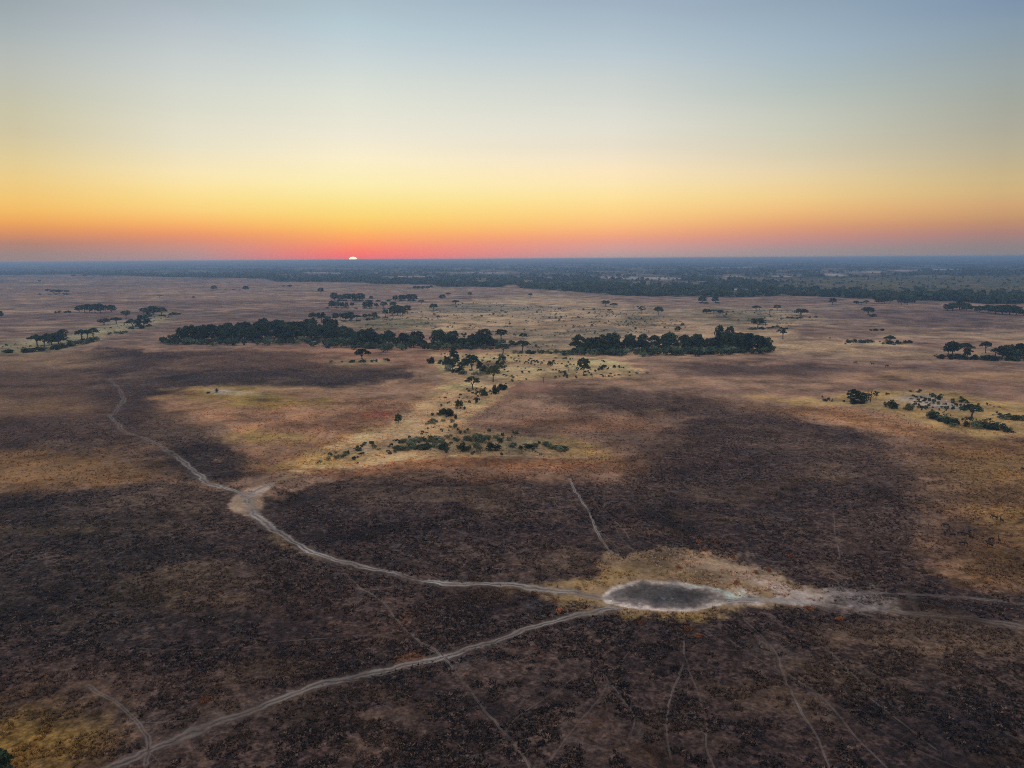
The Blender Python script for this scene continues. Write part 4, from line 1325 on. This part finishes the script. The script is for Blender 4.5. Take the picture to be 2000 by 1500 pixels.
# ---- rusty tussocks round the waterhole
tm_ = []
for s in range(3):
    v, c = leaf_cloud([(0, 0, .3, .75, .75, .45), (.5, .3, .25, .5, .5, .35), (-.4, .3, .25, .5, .5, .35)], 55, .10, (.36, .135, .055), 300 + s, skirt=-.9)
    tm_.append(mesh_from('grass_tuft', v, np.arange(len(v)), 4, [LEAF], c))
for (px, py, lab) in [(1290, 1073, None), (1365, 1057, None), (1402, 1057, None), (1375, 1073, None), (1434, 1087, None), (1545, 1085, None), (1475, 1117, None), (1500, 1113, None), (1440, 1138, None), (1325, 1107, None),
                      (1344, 1225, 'rusty orange grass tussock below the waterhole, left of its redder twin'), (1362, 1238, 'redder grass tussock below the waterhole'), (1252, 1213, 'small rusty tussock below the left end of the waterhole'),
                      (1091, 1187, 'rusty tussock in the fork left of the waterhole'), (1080, 1171, 'rusty tussock higher in the fork of the tracks'), (1045, 1153, 'rusty tussock beside the upper track before the waterhole'),
                      (1155, 1116, 'broad red-brown tussock at the upper left of the trampled ground'), (400, 1369, 'lone bright orange tussock on the burnt ground at lower left'), (1585, 1190, 'rusty tussock just below the eastern track'),
                      (1640, 1210, 'rusty tussock well below the eastern track')]:
    x, y = G(px, py)
    o = link('grass_tuft', tm_[px % 3])
    o.location = (x, y, zat(x, y))
    sc = random.uniform(.8, 1.25)
    o.scale = (sc * 1.1, sc, sc)
    o.rotation_euler = (0, 0, px)
    tag(o, lab or 'rusty orange tussock on the far side of the waterhole', 'grass tussock', None if lab else 'rusty tussocks beyond the waterhole')


# ------------------------------------------------------------------ antelope
def make_antelope(graze, seed):
    """one continuous body on a jointed skeleton, grown with a skin"""
    J = {'pelvis': (-.50, 0, .86), 'mid': (0, 0, .84), 'chest': (.42, 0, .86), 'neck': (.66, 0, .98), 'rump': (-.62, 0, .80), 'tail': (-.70, 0, .52)}
    if graze:
        J.update(throat=(.92, 0, .62), head=(1.02, 0, .30), muzzle=(1.06, 0, .10), earl=(.93, .12, .44), earr=(.93, -.12, .44))
    else:
        J.update(throat=(.78, 0, 1.22), head=(.90, 0, 1.38), muzzle=(1.14, 0, 1.28), earl=(.82, .13, 1.46), earr=(.82, -.13, 1.46))
    rad = {'pelvis': .20, 'mid': .21, 'chest': .22, 'neck': .13, 'rump': .15, 'tail': .03, 'throat': .085, 'head': .085, 'muzzle': .045, 'earl': .022, 'earr': .022}
    E = [('pelvis', 'mid'), ('mid', 'chest'), ('chest', 'neck'), ('neck', 'throat'), ('throat', 'head'), ('head', 'muzzle'), ('pelvis', 'rump'), ('rump', 'tail'), ('head', 'earl'), ('head', 'earr')]
    for s, n in ((1, 'l'), (-1, 'r')):
        o = .06 * s
        J.update({'hip' + n: (-.50, .13 * s, .74), 'knee' + n: (-.40 + o, .13 * s, .55), 'hock' + n: (-.58 + o, .13 * s, .34), 'hfoot' + n: (-.54 + o, .13 * s, .03),
                  'sho' + n: (.42, .12 * s, .70), 'wrist' + n: (.44 - o, .12 * s, .36), 'ffoot' + n: (.42 - o, .12 * s, .03)})
        rad.update({'hip' + n: .11, 'knee' + n: .065, 'hock' + n: .038, 'hfoot' + n: .034, 'sho' + n: .09, 'wrist' + n: .042, 'ffoot' + n: .034})
        E += [('pelvis', 'hip' + n), ('hip' + n, 'knee' + n), ('knee' + n, 'hock' + n), ('hock' + n, 'hfoot' + n), ('chest', 'sho' + n), ('sho' + n, 'wrist' + n), ('wrist' + n, 'ffoot' + n)]
    names = list(J)
    me_ = bpy.data.meshes.new('antelope_skeleton')
    me_.from_pydata([J[n] for n in names], [(names.index(a), names.index(b)) for a, b in E], [])
    ob = bpy.data.objects.new('antelope_skeleton', me_)
    COL.objects.link(ob)
    ob.modifiers.new('skin', 'SKIN')
    for n, v in zip(names, me_.skin_vertices[0].data):
        v.radius = (rad[n], rad[n])
        v.use_root = n == 'pelvis'
    sub = ob.modifiers.new('sub', 'SUBSURF')
    sub.levels = 1
    dgr = bpy.context.evaluated_depsgraph_get()
    res = bpy.data.meshes.new_from_object(ob.evaluated_get(dgr))
    bpy.data.objects.remove(ob)
    res.name = 'antelope'
    res.materials.clear()
    res.materials.append(hide_m)
    for p in res.polygons:
        p.use_smooth = True
    return res


hide_m = bpy.data.materials.new('hide')
hide_m.use_nodes = True
hb = hide_m.node_tree.nodes['Principled BSDF']
hb.inputs['Roughness'].default_value = .8
hz = N(hide_m.node_tree.nodes, 'ShaderNodeTexNoise')
hz.inputs['Scale'].default_value = 5
hide_m.node_tree.links.new(mixc(hide_m.node_tree.nodes, hide_m.node_tree.links, hz.outputs[0], (.018, .012, .010), (.045, .028, .020)), hb.inputs['Base Color'])
AM = {True: make_antelope(True, 1), False: make_antelope(False, 2)}
horn_me = tubes_mesh('horns', [([(0, .05, 0), (-.10, .09, .22), (-.06, .13, .48)], [.022, .018, .006]), ([(0, -.05, 0), (-.10, -.09, .22), (-.06, -.13, .48)], [.022, .018, .006])], dead)
HERD = [(1847, 1029, 170, True, 'dark antelope furthest back at the left of the herd'), (1851, 1039, 40, False, 'smaller antelope standing behind the left pair'), (1845, 1043, 250, True, 'antelope at the left end of the herd, seen end on'),
        (1861, 1048, 190, True, 'grazing antelope in front of the pale streak, facing left'), (1875, 1045, 0, True, 'grazing antelope facing right, behind the pale streak'),
        (1892, 1041, 60, False, 'antelope at the back of the middle trio'), (1891, 1048, 300, True, 'antelope in the middle of the trio, head turned away'), (1898, 1052, 90, True, 'antelope at the right of the middle trio'),
        (1880, 1064, 340, True, 'antelope nearest the viewer, below the pale streak'), (1936, 1057, 200, True, 'dark antelope of the right pair, standing behind'), (1933, 1068, 130, False, 'antelope of the right pair, standing in front'),
        (1951, 1059, 70, False, 'faint antelope at the right end of the herd'), (1942, 1016, 120, True, 'antelope alone in gold tussocks above the herd'), (1956, 1022, 85, False, 'second antelope in the gold tussocks, nearer the edge'),
        (1998, 918, 90, True, 'dark antelope at the right edge, far above the herd'),
        (1670, 710, 10, True, 'distant dark animal at the left of three on the burnt strip'), (1704, 712, 170, False, 'distant dark animal in the middle of three on the burnt strip'), (1732, 717, 5, True, 'distant dark animal at the right of three on the burnt strip')]
for (px, py, rot, gz, lab) in HERD:
    x, y = G(px, py)
    o = link('antelope', AM[gz])
    o.location = (x, y, zat(x, y))
    o.rotation_euler = (0, 0, math.radians(rot))
    k = 1.15 if py > 800 else 1.7
    o.scale = (k, k, k)
    tag(o, lab, 'antelope', 'antelope grazing at the right' if py > 800 else 'distant animals on the burnt strip')
    h = link('horns', horn_me, o)
    h.location = (.96, 0, .38) if gz else (.86, 0, 1.44)
    if gz:
        h.rotation_euler = (0, math.radians(60), 0)

# ------------------------------------------------------------------ water left in the hole
wm_ = bpy.data.materials.new('muddy_water')
wm_.use_nodes = True
wb = wm_.node_tree.nodes['Principled BSDF']
wb.inputs['Base Color'].default_value = (.10, .10, .10, 1)
wb.inputs['Roughness'].default_value = .12
for i, (px, py, a, b) in enumerate([(1296, 1163, .62, .5), (1313, 1163.5, .4, .45)]):
    x, y = G(px, py)
    n = 16
    ring = []
    for k in range(n):
        t = k * math.tau / n
        q = 1 + .3 * math.sin(3 * t + i) + .15 * math.sin(5 * t)
        ring.append((x + a * q * math.cos(t), y + b * 1.2 * q * math.sin(t), 0))
    cen = (x, y, 0)
    V = np.array(ring + [cen])
    V[:, 2] = zat(x, y) - .22 + .05
    F = np.array([(k, (k + 1) % n, n) for k in range(n)])
    tag(link('water', mesh_from('water', V, F, 3, [wm_])), None, None, None, 'structure')

# ------------------------------------------------------------------ uncountable cover
# grid lookup of the survey for scattered plants
def survey(x, y):
    a, r = np.arctan2(x, y), np.hypot(x, y)
    ci = np.clip(np.searchsorted(az_cols, a), 0, NC - 1)
    ri = np.clip(np.searchsorted(r_rows, r), 0, NR - 1)
    return ri * NC + ci


def scatter_blobs(name, X, Y, Hh, Ww, col, nq, label, seed, zoff=0.0):
    g = np.random.default_rng(seed)
    n = len(X)
    P = g.normal(size=(n, nq, 3))
    P /= np.linalg.norm(P, axis=2)[:, :, None]
    P[:, :, 2] = np.abs(P[:, :, 2]) * g.choice([1, -1], (n, nq), p=[.75, .25])
    rad = g.uniform(.5, 1, (n, nq, 1))
    nrm = P + g.normal(scale=.5, size=P.shape)
    nrm /= np.linalg.norm(nrm, axis=2)[:, :, None]
    P = P * rad * np.stack([Ww / 2, Ww / 2, Hh * .42], 1)[:, None, :]
    P[:, :, 2] += (Hh * .55)[:, None]
    P[:, :, 0] += X[:, None]
    P[:, :, 1] += Y[:, None]
    z0 = relief(X, Y) * sstep(6000, 2000, np.hypot(X, Y))
    P[:, :, 2] += (z0 + zoff)[:, None]
    a = np.cross(nrm, g.normal(size=P.shape))
    a /= np.linalg.norm(a, axis=2)[:, :, None]
    b = np.cross(nrm, a)
    s = (np.minimum(Ww, Hh * 1.3) * 1.05 / math.sqrt(nq))[:, None, None] * g.uniform(.7, 1.3, (n, nq, 1))
    Q = np.stack([P - a * s - b * s * .6, P + a * s * .8 - b * s * .8, P + a * s + b * s * .7, P - a * s * .8 + b * s], 2).reshape(-1, 3)
    c = np.array(col) if np.ndim(col) == 1 else np.asarray(col)[:, None, :]
    tone = g.uniform(.65, 1.35, (n, 1, 1)) * g.uniform(.75, 1.25, (n, nq, 1))
    Cc = np.repeat((tone * c).reshape(-1, 3), 4, 0)
    return tag(link(name, mesh_from(name, Q, np.arange(len(Q)), 4, [LEAF], Cc)), label, None, None, 'stuff')


undergrowth([([(330, 671), (420, 671), (520, 671), (620, 669), (680, 677), (800, 681), (900, 679), (985, 677)], 190, 9), ([(355, 664), (480, 662), (640, 660), (720, 669), (900, 675), (980, 674)], 130, 9)],
            'green understorey bush along and under the long grove', 401)
undergrowth([([(1112, 690), (1200, 691), (1290, 691), (1400, 690), (1515, 687)], 140, 7), ([(1120, 684), (1260, 682), (1400, 680), (1500, 682)], 60, 6)],
            'green understorey bush along and under the right grove', 402)
gw = np.array([G(*p) for p in WOODPOLY])
PU, PV = logpolar(gw[:, 0], gw[:, 1])
# woodland edge: a thick belt along the near boundary
line = np.array([G(*p) for p in WOODLINE])
seg = np.hypot(*(line[1:] - line[:-1]).T)
cum = np.concatenate([[0], np.cumsum(seg)])
n = 3600
sx = rng.uniform(0, cum[-1], n)
bxx, byy = np.interp(sx, cum, line[:, 0]), np.interp(sx, cum, line[:, 1])
rb = np.hypot(bxx, byy)
dep_ = rng.exponential(.045, n) * rb
bx2, by2 = bxx * (1 + dep_ / rb), byy * (1 + dep_ / rb)
gap = fbm(bx2 / 160, by2 / 160, 3, 5)
keep = (gap > .40) | (rng.random(n) < .3)
bx2, by2 = bx2[keep], by2[keep]
scatter_blobs('woodland_edge', bx2, by2, rng.uniform(7, 14, len(bx2)), rng.uniform(9, 18, len(bx2)), DARK, 16, 'dark belt of trees along the near edge of the far woodland', 1)
# the wood behind, to the horizon
n = 26000
lv = rng.uniform(math.log(1200), math.log(14000), n)
av = rng.uniform(math.radians(-38), math.radians(38), n)
X, Y = np.exp(lv) * np.sin(av), np.exp(lv) * np.cos(av)
ins = poly_sd(PU, PV, 1000 * av, 1000 * lv) < 0
cl2 = ALB[survey(X, Y)][:, 0]
keep = ins & (cl2 < .10) & (fbm(X / 420, Y / 240, 4, 66, .6) + rng.normal(0, .05, n) > .46)
X, Y = X[keep], Y[keep]
scatter_blobs('woodland', X, Y, rng.uniform(5, 11, len(X)), rng.uniform(8, 20, len(X)), (.055, .070, .036), 7, 'blue-dark woodland spreading to the horizon', 2)
# bushes and little trees scattered in the clearings
n = 6000
lv = rng.uniform(math.log(1250), math.log(6000), n)
av = rng.uniform(math.radians(-38), math.radians(38), n)
X, Y = np.exp(lv) * np.sin(av), np.exp(lv) * np.cos(av)
ins = (poly_sd(PU, PV, 1000 * av, 1000 * lv) < 0) & (rng.random(n) < .45)
X, Y = X[ins], Y[ins]
scatter_blobs('bushland', X, Y, rng.uniform(2, 6, len(X)), rng.uniform(4, 9, len(X)), (.12, .125, .075), 6, 'low bush between the far woods', 3)


def scatter_in(polys, dens, clumpy, seed):
    g = np.random.default_rng(seed)
    xs, ys = [], []
    for poly, nn in polys:
        p = np.array([G(*q) for q in poly])
        x = g.uniform(p[:, 0].min(), p[:, 0].max(), nn * 4)
        y = g.uniform(p[:, 1].min(), p[:, 1].max(), nn * 4)
        k = poly_sd(p[:, 0], p[:, 1], x, y) < 0
        k &= fbm(x / clumpy, y / clumpy, 3, seed) > .47
        xs.append(x[k][:nn])
        ys.append(y[k][:nn])
    return np.concatenate(xs), np.concatenate(ys)


X, Y = scatter_in([([(690, 642), (760, 618), (850, 597), (950, 590), (1050, 598), (1180, 606), (1300, 620), (1260, 652), (1120, 655), (1100, 690), (1040, 690), (1000, 660), (900, 645), (800, 648)], 1000),
                   ([(1370, 606), (1540, 604), (1580, 620), (1530, 650), (1420, 630)], 220), ([(1110, 620), (1330, 625), (1360, 650), (1230, 660), (1120, 650)], 160),
                   ([(1500, 655), (1640, 660), (1790, 672), (1640, 676), (1500, 668)], 90), ([(1050, 600), (1300, 600), (1300, 612), (1050, 612)], 60)], 1, 26, 91)
scatter_blobs('scrub', X, Y, rng.uniform(.4, 1.0, len(X)) * (1 + 1.6 * (rng.random(len(X)) < .08)), rng.uniform(1.2, 3.4, len(X)), (.15, .145, .10), 8, 'sparse low scrub dotting the pale middle plain', 4)
X, Y = scatter_in([([(860, 690), (960, 690), (1050, 695), (1180, 705), (1255, 726), (1180, 738), (1060, 736), (1000, 746), (960, 720), (880, 735)], 240), ([(600, 905), (690, 870), (800, 850), (900, 830), (1000, 852), (1150, 880), (1000, 890), (800, 892), (690, 905)], 90),
                   ([(1740, 775), (1850, 768), (1950, 790), (1990, 820), (1900, 825), (1800, 800)], 130), ([(1560, 776), (1740, 768), (1740, 790), (1600, 784)], 30), ([(840, 775), (990, 745), (985, 765), (900, 820), (830, 840)], 60),
                   ([(0, 672), (150, 655), (300, 618), (340, 618), (200, 660), (0, 690)], 120)], 1, 9, 92)
scatter_blobs('scrub', X, Y, rng.uniform(.4, 1.3, len(X)), rng.uniform(.8, 2.2, len(X)), (.095, .105, .058), 9, 'small bushlets and tufts on the islands', 5)

# standing grass, burnt stubble and tussocks of the near plain
n = 200000
lv = np.log(95) + (math.log(420) - math.log(95)) * rng.random(n) ** .9
av = rng.uniform(math.radians(-41), math.radians(41), n)
X, Y = np.exp(lv) * np.sin(av), np.exp(lv) * np.cos(av)
idx = survey(X, Y)
keep = (np.abs(TREL[idx]) > 1.4) & (PANM[idx] < .2) & (rng.random(n) < .35 + .65 * TUFT[idx]) & (.6 * fbm(X / 3.2, Y / 3.2, 2, 15) + .4 * fbm(X / 15, Y / 15, 2, 16) > .47)
X, Y, idx = X[keep], Y[keep], idx[keep]
n = len(X)
base_c = ALB[idx]
bu = BURN[idx][:, None]
pick = rng.random((n, 1))
cb = np.where(pick < .72, np.array([[.022, .017, .016]]), np.where(pick < .95, np.array([[.095, .060, .045]]), np.array([[.27, .17, .115]])))
cg = base_c * np.where(pick < .45, .62, 1.15)
tc_ = cg * (1 - bu) + cb * bu
hgt = rng.uniform(.18, .5, n) * (.75 + .5 * (1 - bu[:, 0]))
wid = rng.uniform(.25, .65, n)
K = 4
ang = rng.uniform(0, math.tau, (n, K))
dirx, diry = np.cos(ang), np.sin(ang)
b0x, b0y = X[:, None] + dirx * .08, Y[:, None] + diry * .08
z0 = (relief(X, Y) + .0)[:, None] + np.zeros((n, K))
gz = VZ[idx][:, None]
z0 = np.minimum(z0, gz) - .05 + (gz - np.minimum(z0, gz)) * .7
tipx = b0x + dirx * wid[:, None] * rng.uniform(.5, 1.1, (n, K))
tipy = b0y + diry * wid[:, None] * rng.uniform(.5, 1.1, (n, K))
tipz = z0 + hgt[:, None] * rng.uniform(.7, 1.2, (n, K))
px_, py_ = -diry * wid[:, None] * .35, dirx * wid[:, None] * .35
V = np.stack([np.stack([b0x - px_, b0y - py_, z0], -1), np.stack([b0x + px_, b0y + py_, z0], -1), np.stack([tipx, tipy, tipz], -1)], 2).reshape(-1, 3)
Cc = np.repeat(np.repeat(tc_ * rng.uniform(.8, 1.2, (n, 1)), K, 0), 3, 0)
tag(link('grass', mesh_from('grass', V, np.arange(len(V)), 3, [LEAF], Cc)), 'dry grass and burnt stubble covering the near plain', None, None, 'stuff')
print('grass tufts', n, 'ground quads', len(quads))
